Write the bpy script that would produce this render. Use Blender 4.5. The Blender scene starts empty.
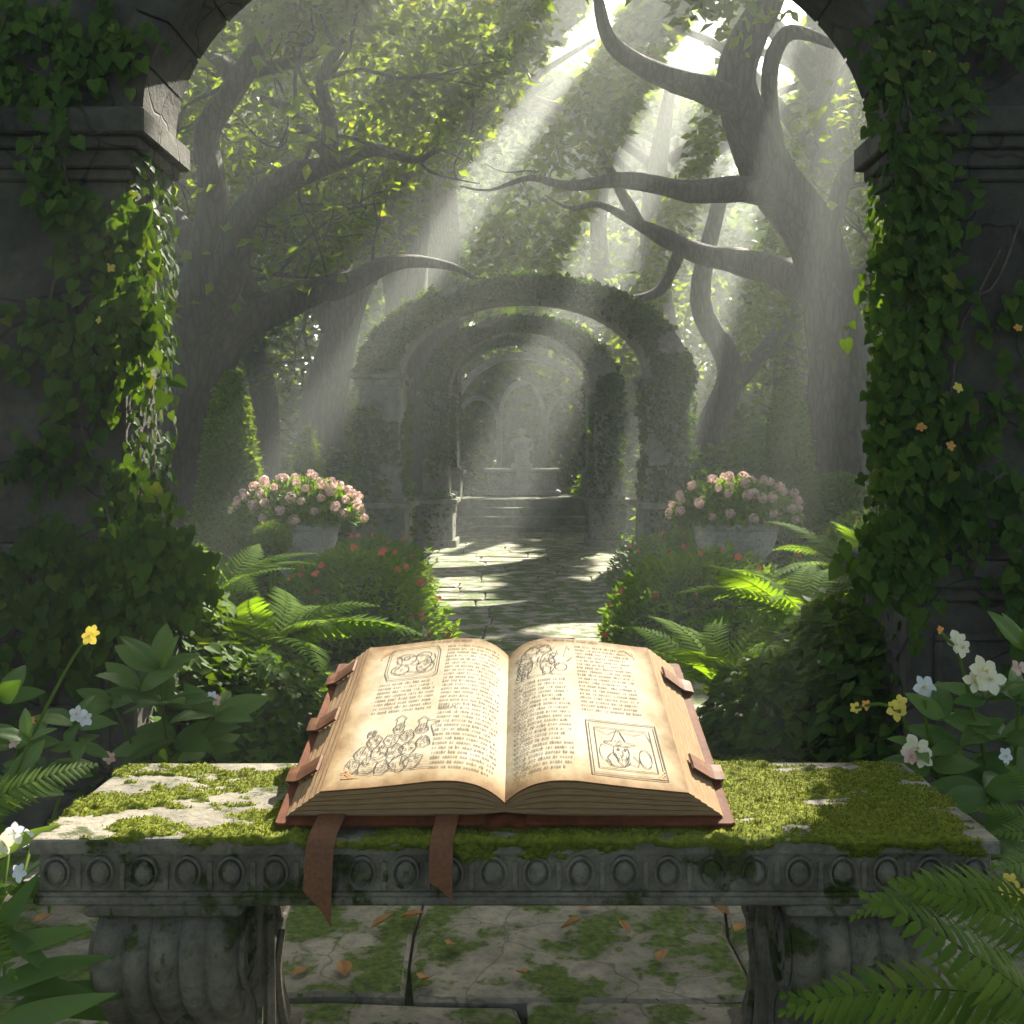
import bpy, math, random
import numpy as np
from mathutils import Vector, noise as mnoise
random.seed(7); R = np.random.RandomState(11)
sc = bpy.context.scene; COL = sc.collection
F = 1100.0; CX = 522.0; HY = 456.0; EYE = 0.962            # focal length in px, principal column, horizon row, eye height

# ------------------------------------------------------------------ camera, sky, sun, exposure
cam = bpy.data.objects.new('camera', bpy.data.cameras.new('camera')); COL.objects.link(cam)
cam.location = (0, 0, EYE); cam.rotation_euler = (math.pi/2, 0, 0)
cam.data.sensor_width = 36; cam.data.lens = 36*F/1024
cam.data.shift_x = -(CX-512)/1024; cam.data.shift_y = -(512-HY)/1024
cam.data.clip_start = 0.05; cam.data.clip_end = 400
sc.camera = cam
SUN = Vector((400, 1100, 906)).normalized()
EL = math.asin(SUN.z); AZ = math.atan2(SUN.x, SUN.y)
w = bpy.data.worlds.new('World'); sc.world = w; w.use_nodes = True
nt = w.node_tree; sky = nt.nodes.new('ShaderNodeTexSky'); sky.sky_type = 'NISHITA'; sky.sun_disc = False
sky.sun_elevation = EL; sky.sun_rotation = AZ; sky.dust_density = 3.0; sky.air_density = 1.2
bg = nt.nodes['Background']; bg.inputs[1].default_value = 0.05
nt.links.new(sky.outputs[0], bg.inputs[0])
sl = bpy.data.lights.new('sun', 'SUN'); sl.energy = 5.0; sl.angle = math.radians(0.5); sl.color = (1, 0.93, 0.80)
so = bpy.data.objects.new('sun', sl); COL.objects.link(so); so.rotation_euler = SUN.to_track_quat('Z', 'Y').to_euler()
so.location = (10, 30, 25)
sc.view_settings.view_transform = 'Standard'; sc.view_settings.look = 'None'
sc.view_settings.exposure = 2.62; sc.view_settings.gamma = 1.0
sc.cycles.max_bounces = 6; sc.cycles.diffuse_bounces = 3; sc.cycles.transmission_bounces = 3
sc.cycles.volume_bounces = 0; sc.cycles.use_denoising = True
HAZE = 0.009

# ------------------------------------------------------------------ helpers
def at(px, py, Y): return ((px-CX)/F*Y, Y, EYE-(py-HY)/F*Y)
def sm(t): t = max(0, min(1, t)); return t*t*(3-2*t)
def meta(o, label=None, cat=None, group=None, kind=None):
    if label: o['label'] = label
    if cat: o['category'] = cat
    if group: o['group'] = group
    if kind: o['kind'] = kind
    return o
def link(name, me, mat, parent=None, loc=None):
    o = bpy.data.objects.new(name, me); COL.objects.link(o)
    if mat is not None and not me.materials: me.materials.append(mat)
    if parent is not None: o.parent = parent
    if loc is not None: o.location = loc
    return o
def thing(name, loc, label, cat, group=None, rz=0):
    o = bpy.data.objects.new(name, None); COL.objects.link(o); o.location = loc; o.rotation_euler = (0, 0, rz)
    o.empty_display_size = 0.1
    return meta(o, label, cat, group)
def np_mesh(name, V, loops, totals, smooth=False, uv=None):
    me = bpy.data.meshes.new(name); V = np.asarray(V, 'f4'); loops = np.asarray(loops, 'i4'); totals = np.asarray(totals, 'i4')
    me.vertices.add(len(V)); me.vertices.foreach_set('co', V.ravel())
    me.loops.add(len(loops)); me.loops.foreach_set('vertex_index', loops)
    me.polygons.add(len(totals)); st = np.concatenate([[0], np.cumsum(totals)[:-1]]).astype('i4')
    me.polygons.foreach_set('loop_start', st); me.polygons.foreach_set('loop_total', totals)
    me.polygons.foreach_set('use_smooth', np.full(len(totals), smooth))
    if uv is not None:
        l = me.uv_layers.new(name='UVMap'); l.data.foreach_set('uv', np.asarray(uv, 'f4')[loops].ravel())
    me.update(calc_edges=True); return me
class MB:
    def __init__(s): s.v = []; s.f = []; s.uv = []
    def quadgrid(s, G, closed=False, flip=False, uvs=None):        # G rows of points
        b = len(s.v); nr = len(G); nc = len(G[0])
        for i, r in enumerate(G):
            for j, p in enumerate(r):
                s.v.append(tuple(p)); s.uv.append(uvs[i][j] if uvs else (j/max(1, nc-1), i/max(1, nr-1)))
        for i in range(nr-1):
            for j in range(nc if closed else nc-1):
                k = (j+1) % nc
                q = (b+i*nc+j, b+i*nc+k, b+(i+1)*nc+k, b+(i+1)*nc+j)
                s.f.append(q[::-1] if flip else q)
        return b
    def poly(s, pts, flip=False):
        b = len(s.v)
        for p in pts: s.v.append(tuple(p)); s.uv.append((0, 0))
        q = list(range(b, b+len(pts))); s.f.append(q[::-1] if flip else q)
    def box(s, x0, x1, y0, y1, z0, z1, c=0.0):                      # chamfered box
        def ring(z, d): 
            a, b_, e, f = x0+d, x1-d, y0+d, y1-d
            if c <= 0: return [(a, e, z), (b_, e, z), (b_, f, z), (a, f, z)]
            return [(a+c, e, z), (b_-c, e, z), (b_, e+c, z), (b_, f-c, z), (b_-c, f, z), (a+c, f, z), (a, f-c, z), (a, e+c, z)]
        rs = [ring(z0, 0), ring(z1, 0)] if c <= 0 else [ring(z0, c), ring(z0+c, 0), ring(z1-c, 0), ring(z1, c)]
        s.quadgrid(rs, closed=True); s.poly(rs[0], True); s.poly(rs[-1])
    def tube(s, pts, rad, seg=8, rough=0.0, sub=4, cap=True):
        P = [Vector(p) for p in pts]; n = len(P)
        if sub > 1 and n > 2:
            Q = []; q = []
            for i in range(n-1):
                a, b, c, d = P[max(0, i-1)], P[i], P[i+1], P[min(n-1, i+2)]
                for k in range(sub):
                    t = k/sub
                    Q.append(0.5*((2*b)+(c-a)*t+(2*a-5*b+4*c-d)*t*t+(3*b-a-3*c+d)*t**3)); q.append(rad[i]*(1-t)+rad[i+1]*t)
            Q.append(P[-1]); q.append(rad[-1]); P, rad = Q, q
        rows = []; up = Vector((0.3, 0.9, 0.1)).normalized()
        for i, p in enumerate(P):
            d = (P[min(i+1, len(P)-1)]-P[max(i-1, 0)]); d = d.normalized() if d.length > 1e-9 else Vector((0, 0, 1))
            x = up.cross(d)
            if x.length < 1e-3: x = Vector((1, 0, 0)).cross(d)
            x.normalize(); y = d.cross(x); up = y
            row = []
            for k in range(seg):
                a = 2*math.pi*k/seg; r = rad[i]
                if rough: 
                    m = p+x*math.cos(a)*r+y*math.sin(a)*r
                    r *= 1+rough*(mnoise.noise(m*2.2/max(.05, rad[0])*.25)*1.4+.45*math.sin(a*5+i*.15+mnoise.noise(p*2)*3))
                row.append(p+(x*math.cos(a)+y*math.sin(a))*r)
            rows.append(row)
        s.quadgrid(rows, closed=True)
        if cap: s.poly(rows[0], True); s.poly(rows[-1])
    def lathe(s, prof, c=(0, 0, 0), seg=32, flute=0, fa=0.0):
        rows = []
        for r, z in prof:
            rows.append([(c[0]+(r*(1+fa*abs(math.sin(flute*math.pi*k/seg)) if flute else r))*math.cos(2*math.pi*k/seg) if flute else c[0]+r*math.cos(2*math.pi*k/seg),
                          c[1]+(r*(1+fa*abs(math.sin(flute*math.pi*k/seg)) if flute else r))*math.sin(2*math.pi*k/seg) if flute else c[1]+r*math.sin(2*math.pi*k/seg), c[2]+z) for k in range(seg)])
        s.quadgrid(rows, closed=True)
    def build(s, name, mat, parent=None, smooth=False, uv=False, loc=None):
        me = np_mesh(name, np.array(s.v, 'f4').reshape(-1, 3), np.array([i for f in s.f for i in f], 'i4'), np.array([len(f) for f in s.f], 'i4'), smooth, s.uv if uv else None)
        return link(name, me, mat, parent, loc)
    def child(s, name, mat, parent, smooth=False, uv=False):         # world-space vertices under a parent that is away from the origin
        L = parent.location; s.v = [(v[0]-L[0], v[1]-L[1], v[2]-L[2]) for v in s.v]
        return s.build(name, mat, parent, smooth, uv)

# leaf templates: (side, along, up)
def T_rhomb(wd=.55, fold=.12): return (np.array([(0, 0, 0), (-wd/2, .45, fold), (0, 1, 0), (wd/2, .45, fold)], 'f4'), [(0, 3, 2), (0, 2, 1)])
def T_broad(n=22, wd=.42, droop=.3, peak=.45):
    v = []; f = []; C = (-1, -.66, -.33, 0, .33, .66, 1)
    for i in range(n+1):
        t = i/n; ww = wd/2*(math.sin(math.pi*min(1, t**(math.log(.5)/math.log(peak))))**.85 if 0 < t < 1 else 0)+.003
        for c in C: v.append((c*ww, t, -droop*t*t+.30*abs(c)*ww-.22*ww*c*c+.0055*math.cos(6.283*(t*8-abs(c)*1.3))*abs(c)**.3*(abs(c) > 0)+.008*abs(c)*math.sin(t*13+c*2)-.006*(c == 0)))
    for i in range(n):
        for k in range(6): a = 7*i+k; f.append((a, a+1, a+8, a+7))
    return (np.array(v, 'f4'), f)
def T_heart():
    v = [(0, 0, 0), (.26, -.14, .03), (.47, .05, .07), (.42, .38, .05), (.2, .74, .0), (0, 1, -.06), (-.2, .74, .0), (-.42, .38, .05), (-.47, .05, .07), (-.26, -.14, .03), (0, .5, -.03)]
    return (np.array(v, 'f4'), [(0, 1, 2, 3, 10), (3, 4, 5, 10), (5, 6, 7, 10), (7, 8, 9, 0, 10)])
def T_blade(n=6, wd=.35, droop=.25, fold=.25, wave=0.0, peak=.4):
    v = []; f = []
    for i in range(n+1):
        t = i/n; ww = wd/2*(math.sin(math.pi*min(1, t**(math.log(.5)/math.log(peak))))**.8 if 0 < t < 1 else 0)+.004
        z = -droop*t*t
        v += [(-ww, t, z+ww*fold+wave*math.sin(t*14)), (0, t, z), (ww, t, z+ww*fold-wave*math.sin(t*12+1))]
    for i in range(n):
        a = 3*i; f += [(a, a+1, a+4, a+3), (a+1, a+2, a+5, a+4)]
    return (np.array(v, 'f4'), f)
def norm(A): return A/np.maximum(1e-9, np.linalg.norm(A, axis=1, keepdims=True))
def leaves(name, T, P, D, N, S, mat, parent=None, smooth=False, off=None):
    tv, tf = T; P = np.asarray(P, 'f8'); n = len(P); S = np.asarray(S).reshape(-1, 1, 1)*np.ones((n, 1, 1))
    D = norm(np.asarray(D, 'f8')*np.ones((n, 1))); N = np.asarray(N, 'f8')*np.ones((n, 1)); X = norm(np.cross(D, N)); N = np.cross(X, D)
    if parent is not None and off is None: off = parent.location
    if off is not None: P = P-np.array(off)
    V = P[:, None, :]+S*(tv[None, :, 0:1]*X[:, None, :]+tv[None, :, 1:2]*D[:, None, :]+tv[None, :, 2:3]*N[:, None, :])
    k = len(tv); lf = np.array([i for f in tf for i in f]); lt = np.array([len(f) for f in tf])
    loops = (lf[None, :]+k*np.arange(n)[:, None]).ravel(); tot = np.tile(lt, n)
    me = np_mesh(name, V.reshape(-1, 3), loops, tot, smooth)
    if mat is None: return me
    return link(name, me, mat, parent)
def rdir(n, flat=1.0, down=0.0):
    d = R.normal(size=(n, 3)); d[:, 2] = d[:, 2]*flat-down; return norm(d)

# ------------------------------------------------------------------ materials
def mat(name):
    m = bpy.data.materials.new(name); m.use_nodes = True; t = m.node_tree; t.nodes.clear()
    o = t.nodes.new('ShaderNodeOutputMaterial'); return m, t, o
def nd(t, kind, **kw):
    n = t.nodes.new(kind)
    for k, v in kw.items():
        if k.startswith('i_'):
            key = k[2:]; key = int(key) if key.isdigit() else key.replace('_', ' ')
            n.inputs[key].default_value = v
        else: setattr(n, k, v)
    return n
def ramp(t, src, stops):
    r = t.nodes.new('ShaderNodeValToRGB'); e = r.color_ramp.elements
    while len(e) < len(stops): e.new(0.5)
    for i, (p, c) in enumerate(stops): e[i].position = p; e[i].color = (*c, 1) if len(c) == 3 else c
    t.links.new(src, r.inputs[0]); return r.outputs[0]
def mixc(t, fac, a, b, bt='MIX'):
    m = t.nodes.new('ShaderNodeMix'); m.data_type = 'RGBA'; m.blend_type = bt
    for s_, i in ((fac, 0), (a, 6), (b, 7)):
        if hasattr(s_, 'links'): t.links.new(s_, m.inputs[i])
        else: m.inputs[i].default_value = s_ if i == 0 else (*s_, 1)
    return m.outputs[2]
def math_(t, op, a, b=0.0):
    m = t.nodes.new('ShaderNodeMath'); m.operation = op; m.use_clamp = False
    for s_, i in ((a, 0), (b, 1)):
        if hasattr(s_, 'links'): t.links.new(s_, m.inputs[i])
        else: m.inputs[i].default_value = s_
    return m.outputs[0]
def leaf_mat(name, ca, cb, cc=None, trans=.45, tint=(1.5, 1.35, .35), rough=.6, spec=.15):
    m, t, o = mat(name); g = nd(t, 'ShaderNodeNewGeometry')
    col = ramp(t, g.outputs['Random Per Island'], [(0, ca), (.7, cb), (.93, cb), (1, cc)] if cc else [(0, ca), (1, cb)])
    co = nd(t, 'ShaderNodeTexCoord'); nz = nd(t, 'ShaderNodeTexNoise', i_Scale=1.7); t.links.new(co.outputs['Object'], nz.inputs[0])
    v = ramp(t, nz.outputs[0], [(.3, (.65, .7, .7)), (.7, (1.3, 1.2, 1.1))]); col = mixc(t, 1.0, col, v, 'MULTIPLY')
    p = nd(t, 'ShaderNodeBsdfPrincipled', i_Roughness=rough); t.links.new(col, p.inputs['Base Color']); p.inputs['Specular IOR Level'].default_value = spec
    tr = nd(t, 'ShaderNodeBsdfTranslucent'); c2 = mixc(t, 1.0, col, tint, 'MULTIPLY'); t.links.new(c2, tr.inputs[0])
    mx = nd(t, 'ShaderNodeMixShader'); mx.inputs[0].default_value = trans
    t.links.new(p.outputs[0], mx.inputs[1]); t.links.new(tr.outputs[0], mx.inputs[2]); t.links.new(mx.outputs[0], o.inputs[0]); return m
def stone_mat(name, ca, cb, moss=.0, scale=1.0, mosscol=(.045, .075, .012), crack=.5, bump=.35, updep=True, mossc2=(.10, .14, .02)):
    m, t, o = mat(name); co = nd(t, 'ShaderNodeTexCoord').outputs['Object']
    def nz(s_, d=6, r=.6): 
        n = nd(t, 'ShaderNodeTexNoise', i_Scale=s_*scale, i_Detail=d, i_Roughness=r); t.links.new(co, n.inputs[0]); return n.outputs[0]
    n1 = nz(3.0); n2 = nz(22, 8, .7); n3 = nz(90, 4)
    col = ramp(t, n1, [(.3, ca), (.68, cb)])
    col = mixc(t, 1.0, col, ramp(t, n2, [(.3, (.55, .55, .55)), (.5, (1, 1, 1)), (.72, (1.35, 1.33, 1.25))]), 'MULTIPLY')
    warp = nd(t, 'ShaderNodeVectorMath', operation='ADD'); t.links.new(co, warp.inputs[0])
    wn = nd(t, 'ShaderNodeTexNoise', i_Scale=4*scale); t.links.new(co, wn.inputs[0]); ws = nd(t, 'ShaderNodeVectorMath', operation='SCALE'); ws.inputs['Scale'].default_value = .35/scale
    t.links.new(wn.outputs['Color'], ws.inputs[0]); t.links.new(ws.outputs[0], warp.inputs[1])
    vo = nd(t, 'ShaderNodeTexVoronoi', feature='DISTANCE_TO_EDGE', i_Scale=3.2*scale); t.links.new(warp.outputs[0], vo.inputs[0])
    cr = ramp(t, vo.outputs[0], [(0, (0, 0, 0)), (.02, (1, 1, 1))])
    col = mixc(t, crack, col, mixc(t, 1.0, col, mixc(t, .75, (1, 1, 1), cr), 'MULTIPLY'))
    h = math_(t, 'ADD', math_(t, 'MULTIPLY', n2, .7), math_(t, 'MULTIPLY', n3, .25)); h = math_(t, 'ADD', h, math_(t, 'MULTIPLY', cr, crack*.5))
    if moss > 0:
        g = nd(t, 'ShaderNodeNewGeometry'); sx = nd(t, 'ShaderNodeSeparateXYZ'); t.links.new(g.outputs['Normal'], sx.inputs[0])
        mm = math_(t, 'ADD', nz(5.5, 8, .65), math_(t, 'MULTIPLY', sx.outputs[2], .16 if updep else 0)); 
        msk = ramp(t, mm, [(.78-moss*.5, (0, 0, 0)), (.84-moss*.5, (1, 1, 1))])
        mc = ramp(t, nz(40, 5), [(.35, mosscol), (.65, mossc2)]); col = mixc(t, msk, col, mc); h = math_(t, 'ADD', h, math_(t, 'MULTIPLY', math_(t, 'MULTIPLY', msk, nz(160, 3)), .9))
    p = nd(t, 'ShaderNodeBsdfPrincipled', i_Roughness=.88); p.inputs['Specular IOR Level'].default_value = .25; t.links.new(col, p.inputs['Base Color'])
    b = nd(t, 'ShaderNodeBump', i_Strength=bump, i_Distance=.02/scale); t.links.new(h, b.inputs['Height']); t.links.new(b.outputs[0], p.inputs['Normal']); t.links.new(p.outputs[0], o.inputs[0]); return m
def bark_mat(name, ca, cb):
    m, t, o = mat(name); co = nd(t, 'ShaderNodeTexCoord').outputs['Object']
    mp = nd(t, 'ShaderNodeMapping'); mp.inputs['Scale'].default_value = (12, 12, 3.0); t.links.new(co, mp.inputs[0])
    v = nd(t, 'ShaderNodeTexVoronoi', feature='DISTANCE_TO_EDGE', i_Scale=1.6); n = nd(t, 'ShaderNodeTexNoise', i_Scale=1.6, i_Detail=9, i_Roughness=.75)
    t.links.new(mp.outputs[0], n.inputs[0]); wv = mixc(t, .85, (0, 0, 0), n.outputs['Color']); ad = nd(t, 'ShaderNodeVectorMath', operation='ADD'); t.links.new(mp.outputs[0], ad.inputs[0]); t.links.new(wv, ad.inputs[1]); t.links.new(ad.outputs[0], v.inputs[0])
    h = math_(t, 'ADD', ramp(t, v.outputs[0], [(0, (0, 0, 0)), (.25, (1, 1, 1))]), n.outputs[0]); col = mixc(t, n.outputs[0], ca, cb)
    col = mixc(t, .6, col, mixc(t, 1.0, col, ramp(t, v.outputs[0], [(0, (.3, .3, .3)), (.2, (1.2, 1.2, 1.2))]), 'MULTIPLY'))
    p = nd(t, 'ShaderNodeBsdfPrincipled', i_Roughness=.9); t.links.new(col, p.inputs['Base Color'])
    b = nd(t, 'ShaderNodeBump', i_Strength=.7, i_Distance=.03); t.links.new(h, b.inputs['Height']); t.links.new(b.outputs[0], p.inputs['Normal']); t.links.new(p.outputs[0], o.inputs[0]); return m
def plain(name, ca, cb, sc_=20, rough=.7, bump=.2, dist=.003, trans=0, spec=.4, stretch=(1, 1, 1), uvs=False):
    m, t, o = mat(name); co = nd(t, 'ShaderNodeTexCoord').outputs['UV' if uvs else 'Object']; mp = nd(t, 'ShaderNodeMapping'); mp.inputs['Scale'].default_value = stretch; t.links.new(co, mp.inputs[0])
    n = nd(t, 'ShaderNodeTexNoise', i_Scale=sc_, i_Detail=6, i_Roughness=.65); t.links.new(mp.outputs[0], n.inputs[0]); col = ramp(t, n.outputs[0], [(.32, ca), (.68, cb)])
    p = nd(t, 'ShaderNodeBsdfPrincipled', i_Roughness=rough); p.inputs['Specular IOR Level'].default_value = spec; t.links.new(col, p.inputs['Base Color'])
    b = nd(t, 'ShaderNodeBump', i_Strength=bump, i_Distance=dist); t.links.new(n.outputs[0], b.inputs['Height']); t.links.new(b.outputs[0], p.inputs['Normal'])
    if trans:
        tr = nd(t, 'ShaderNodeBsdfTranslucent'); t.links.new(col, tr.inputs[0]); mx = nd(t, 'ShaderNodeMixShader'); mx.inputs[0].default_value = trans
        t.links.new(p.outputs[0], mx.inputs[1]); t.links.new(tr.outputs[0], mx.inputs[2]); t.links.new(mx.outputs[0], o.inputs[0])
    else: t.links.new(p.outputs[0], o.inputs[0])
    return m
M = dict(
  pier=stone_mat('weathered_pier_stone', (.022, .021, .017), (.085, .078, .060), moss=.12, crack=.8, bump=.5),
  bench=stone_mat('bench_stone', (.065, .057, .043), (.20, .18, .138), moss=.46, scale=2.5, crack=.12, bump=.6, updep=False, mosscol=(.02, .03, .005), mossc2=(.05, .065, .01)),
  flag=stone_mat('paving_stone', (.14, .125, .095), (.29, .26, .20), moss=.30, scale=1.6, crack=.6, mosscol=(.03, .05, .008), mossc2=(.09, .13, .015)),
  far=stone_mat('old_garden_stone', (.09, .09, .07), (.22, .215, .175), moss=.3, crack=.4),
  urn=stone_mat('urn_stone', (.22, .22, .20), (.38, .37, .33), moss=.0, scale=2, crack=.1),
  soil=stone_mat('mossy_soil', (.03, .026, .016), (.07, .055, .03), moss=.62, crack=0, mosscol=(.02, .035, .008), mossc2=(.05, .08, .015)),
  bark=bark_mat('grey_brown_bark', (.025, .020, .015), (.095, .080, .062)),
  bark2=bark_mat('mossy_bark', (.03, .03, .02), (.09, .09, .06)),
  ivy=leaf_mat('ivy_leaf', (.026, .062, .011), (.058, .112, .015), (.10, .13, .02), trans=.38, spec=.06),
  ivystem=plain('ivy_stem_bark', (.04, .03, .02), (.12, .09, .06), 30),
  tree=leaf_mat('tree_leaf', (.055, .105, .009), (.105, .165, .013), (.15, .18, .02), trans=.62, tint=(1.7, 1.45, .28)),
  tree2=leaf_mat('dark_tree_leaf', (.035, .075, .010), (.065, .12, .015), (.10, .14, .02), trans=.55, tint=(1.6, 1.5, .25)),
  shrub=leaf_mat('shrub_leaf', (.065, .14, .010), (.115, .21, .018), (.16, .22, .03), trans=.5),
  top=leaf_mat('clipped_box_leaf', (.055, .115, .01), (.11, .18, .016), (.15, .20, .02), trans=.4),
  fern=leaf_mat('fern_frond', (.08, .16, .015), (.13, .22, .02), trans=.62, rough=.8, spec=.05),
  fern2=leaf_mat('dark_fern_frond', (.065, .13, .013), (.12, .19, .02), trans=.4),
  broad=leaf_mat('broad_leaf', (.06, .13, .025), (.11, .19, .04), trans=.4, rough=.45, spec=.3),
  moss=leaf_mat('bench_moss', (.045, .065, .006), (.13, .155, .014), (.22, .15, .04), trans=.2, rough=.8),
  pink=plain('pink_petal', (.58, .34, .29), (.78, .60, .52), 40, .6, trans=.35),
  cream=plain('cream_petal', (.62, .58, .36), (.80, .74, .58), 40, .55, trans=.3),
  white=plain('white_petal', (.55, .57, .58), (.75, .76, .78), 40, .55, trans=.3),
  yellow=plain('yellow_petal', (.55, .42, .05), (.75, .60, .10), 40, .55, trans=.3),
  orange=plain('orange_petal', (.55, .20, .04), (.75, .38, .08), 40, .55, trans=.3),
  red=plain('red_petal', (.45, .07, .03), (.65, .16, .06), 40, .55, trans=.3),
  dead=plain('dry_leaf', (.22, .10, .03), (.42, .22, .07), 30, .7, trans=.2),
  leather=plain('worn_leather', (.05, .015, .005), (.14, .040, .012), 35, .75, .5, .002, spec=.12),
  strap=plain('tan_leather', (.065, .023, .007), (.145, .054, .018), 60, .7, .4, .001, spec=.15),
  ribbon=plain('brown_ribbon', (.075, .026, .008), (.16, .057, .018), 180, .7, .5, .0008),
  ink=plain('sepia_ink', (.018, .013, .009), (.04, .03, .02), 90, .9),
  gilt=plain('ochre_ink', (.28, .13, .04), (.36, .18, .06), 90, .8),
  wood=plain('dark_wood', (.06, .035, .02), (.12, .07, .035), 12, .6, stretch=(1, 8, 1)),
)
def page_mats():
    m, t, o = mat('aged_parchment'); uv = nd(t, 'ShaderNodeTexCoord').outputs['UV']; sp = nd(t, 'ShaderNodeSeparateXYZ'); t.links.new(uv, sp.inputs[0])
    n = nd(t, 'ShaderNodeTexNoise', i_Scale=5, i_Detail=7, i_Roughness=.6); t.links.new(uv, n.inputs[0])
    col = ramp(t, n.outputs[0], [(.3, (.27, .22, .14)), (.52, (.35, .30, .21)), (.7, (.39, .34, .255))])
    ex = math_(t, 'MINIMUM', math_(t, 'SUBTRACT', 1, sp.outputs[0]), math_(t, 'MINIMUM', sp.outputs[1], math_(t, 'SUBTRACT', 1, sp.outputs[1])))
    ex = math_(t, 'ADD', ex, math_(t, 'MULTIPLY', math_(t, 'SUBTRACT', n.outputs[0], .5), .16))
    st = ramp(t, ex, [(0, (.42, .27, .14)), (.05, (.72, .60, .44)), (.16, (1, 1, 1))]); col = mixc(t, 1.0, col, st, 'MULTIPLY')
    p = nd(t, 'ShaderNodeBsdfPrincipled', i_Roughness=.85); p.inputs['Specular IOR Level'].default_value = .15; t.links.new(col, p.inputs['Base Color'])
    n2 = nd(t, 'ShaderNodeTexNoise', i_Scale=14, i_Detail=5); t.links.new(uv, n2.inputs[0]); b = nd(t, 'ShaderNodeBump', i_Strength=.25, i_Distance=.004); t.links.new(n2.outputs[0], b.inputs['Height']); t.links.new(b.outputs[0], p.inputs['Normal'])
    t.links.new(p.outputs[0], o.inputs[0]); M['page'] = m
    m, t, o = mat('page_edges'); uv = nd(t, 'ShaderNodeTexCoord').outputs['UV']; mp = nd(t, 'ShaderNodeMapping'); mp.inputs['Scale'].default_value = (1.5, 34, 1); t.links.new(uv, mp.inputs[0])
    n = nd(t, 'ShaderNodeTexNoise', i_Scale=1.6, i_Detail=5, i_Roughness=.75); t.links.new(mp.outputs[0], n.inputs[0]); col = ramp(t, n.outputs[0], [(.3, (.10, .05, .022)), (.5, (.27, .165, .082)), (.7, (.36, .25, .14))])
    p = nd(t, 'ShaderNodeBsdfPrincipled', i_Roughness=.85); p.inputs['Specular IOR Level'].default_value = .1; t.links.new(col, p.inputs['Base Color']); b = nd(t, 'ShaderNodeBump', i_Strength=.8, i_Distance=.002); t.links.new(n.outputs[0], b.inputs['Height']); t.links.new(b.outputs[0], p.inputs['Normal'])
    t.links.new(p.outputs[0], o.inputs[0]); M['edge'] = m
page_mats()

# ------------------------------------------------------------------ gaps cut in the crowns to place the sunlight (ground coordinates along the sun)
S3 = np.array(SUN)
Q0 = np.array([-S3[0]/S3[2]*EYE, -S3[1]/S3[2]*EYE])
def beam_dir(px, py=260):
    v = np.array([(px-CX)/F, 1, (HY-py)/F]); d = v-S3*v[2]/S3[2]; return math.atan2(d[0], d[1])
BEAMS = [(392, 466, 4.6, 12.5), (560, 645, 4.0, 13.5), (678, 760, 4.0, 13.5)]
WIN = [(-.30, 1.0, .95, .62), (-1.2, 3.3, .65, 1.0), (.75, 3.5, .55, .9), (-1.63, 5.6, .5, .45), (.97, 5.6, .45, .45), (-1.55, 1.5, .3, .9), (-2.38, 6.1, .4, .5), (1.49, 6.8, .4, .5), (-1.1, 5.6, .3, .4), (-.1, 6.3, .6, .8), (0, 10.0, .6, .4)]
WINC = [(-4.0, 4.5, 2.3, 1.5), (1.4, 4.7, .7, .6), (0, 15.8, 2.2, 2.0), (-2.8, 9.2, .6, .7), (3.0, 9.5, .6, .7)]
def gap(P):
    q = P[:, :2]-P[:, 2:3]*(S3[:2]/S3[2])[None, :]
    d = q-Q0[None, :]; r = np.hypot(d[:, 0], d[:, 1]); a = np.arctan2(d[:, 0], d[:, 1]); g = np.zeros(len(P), bool)
    for l, rr, r0, r1 in BEAMS: g |= (a > beam_dir(l)) & (a < beam_dir(rr)) & (r > r0) & (r < r1)
    hi = (P[:, 2] > 6.6) | ((P[:, 2] > 3.0) & (P[:, 1] > 10.8) & (np.random.RandomState(5).uniform(size=len(P)) < .2))
    for x, y, rx, ry in WINC: g |= hi & (((q[:, 0]-x)/rx)**2+((q[:, 1]-y)/ry)**2 < 1)
    for x, y, rx, ry in WIN: g |= ((q[:, 0]-x)/rx)**2+((q[:, 1]-y)/ry)**2 < 1
    return g

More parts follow.
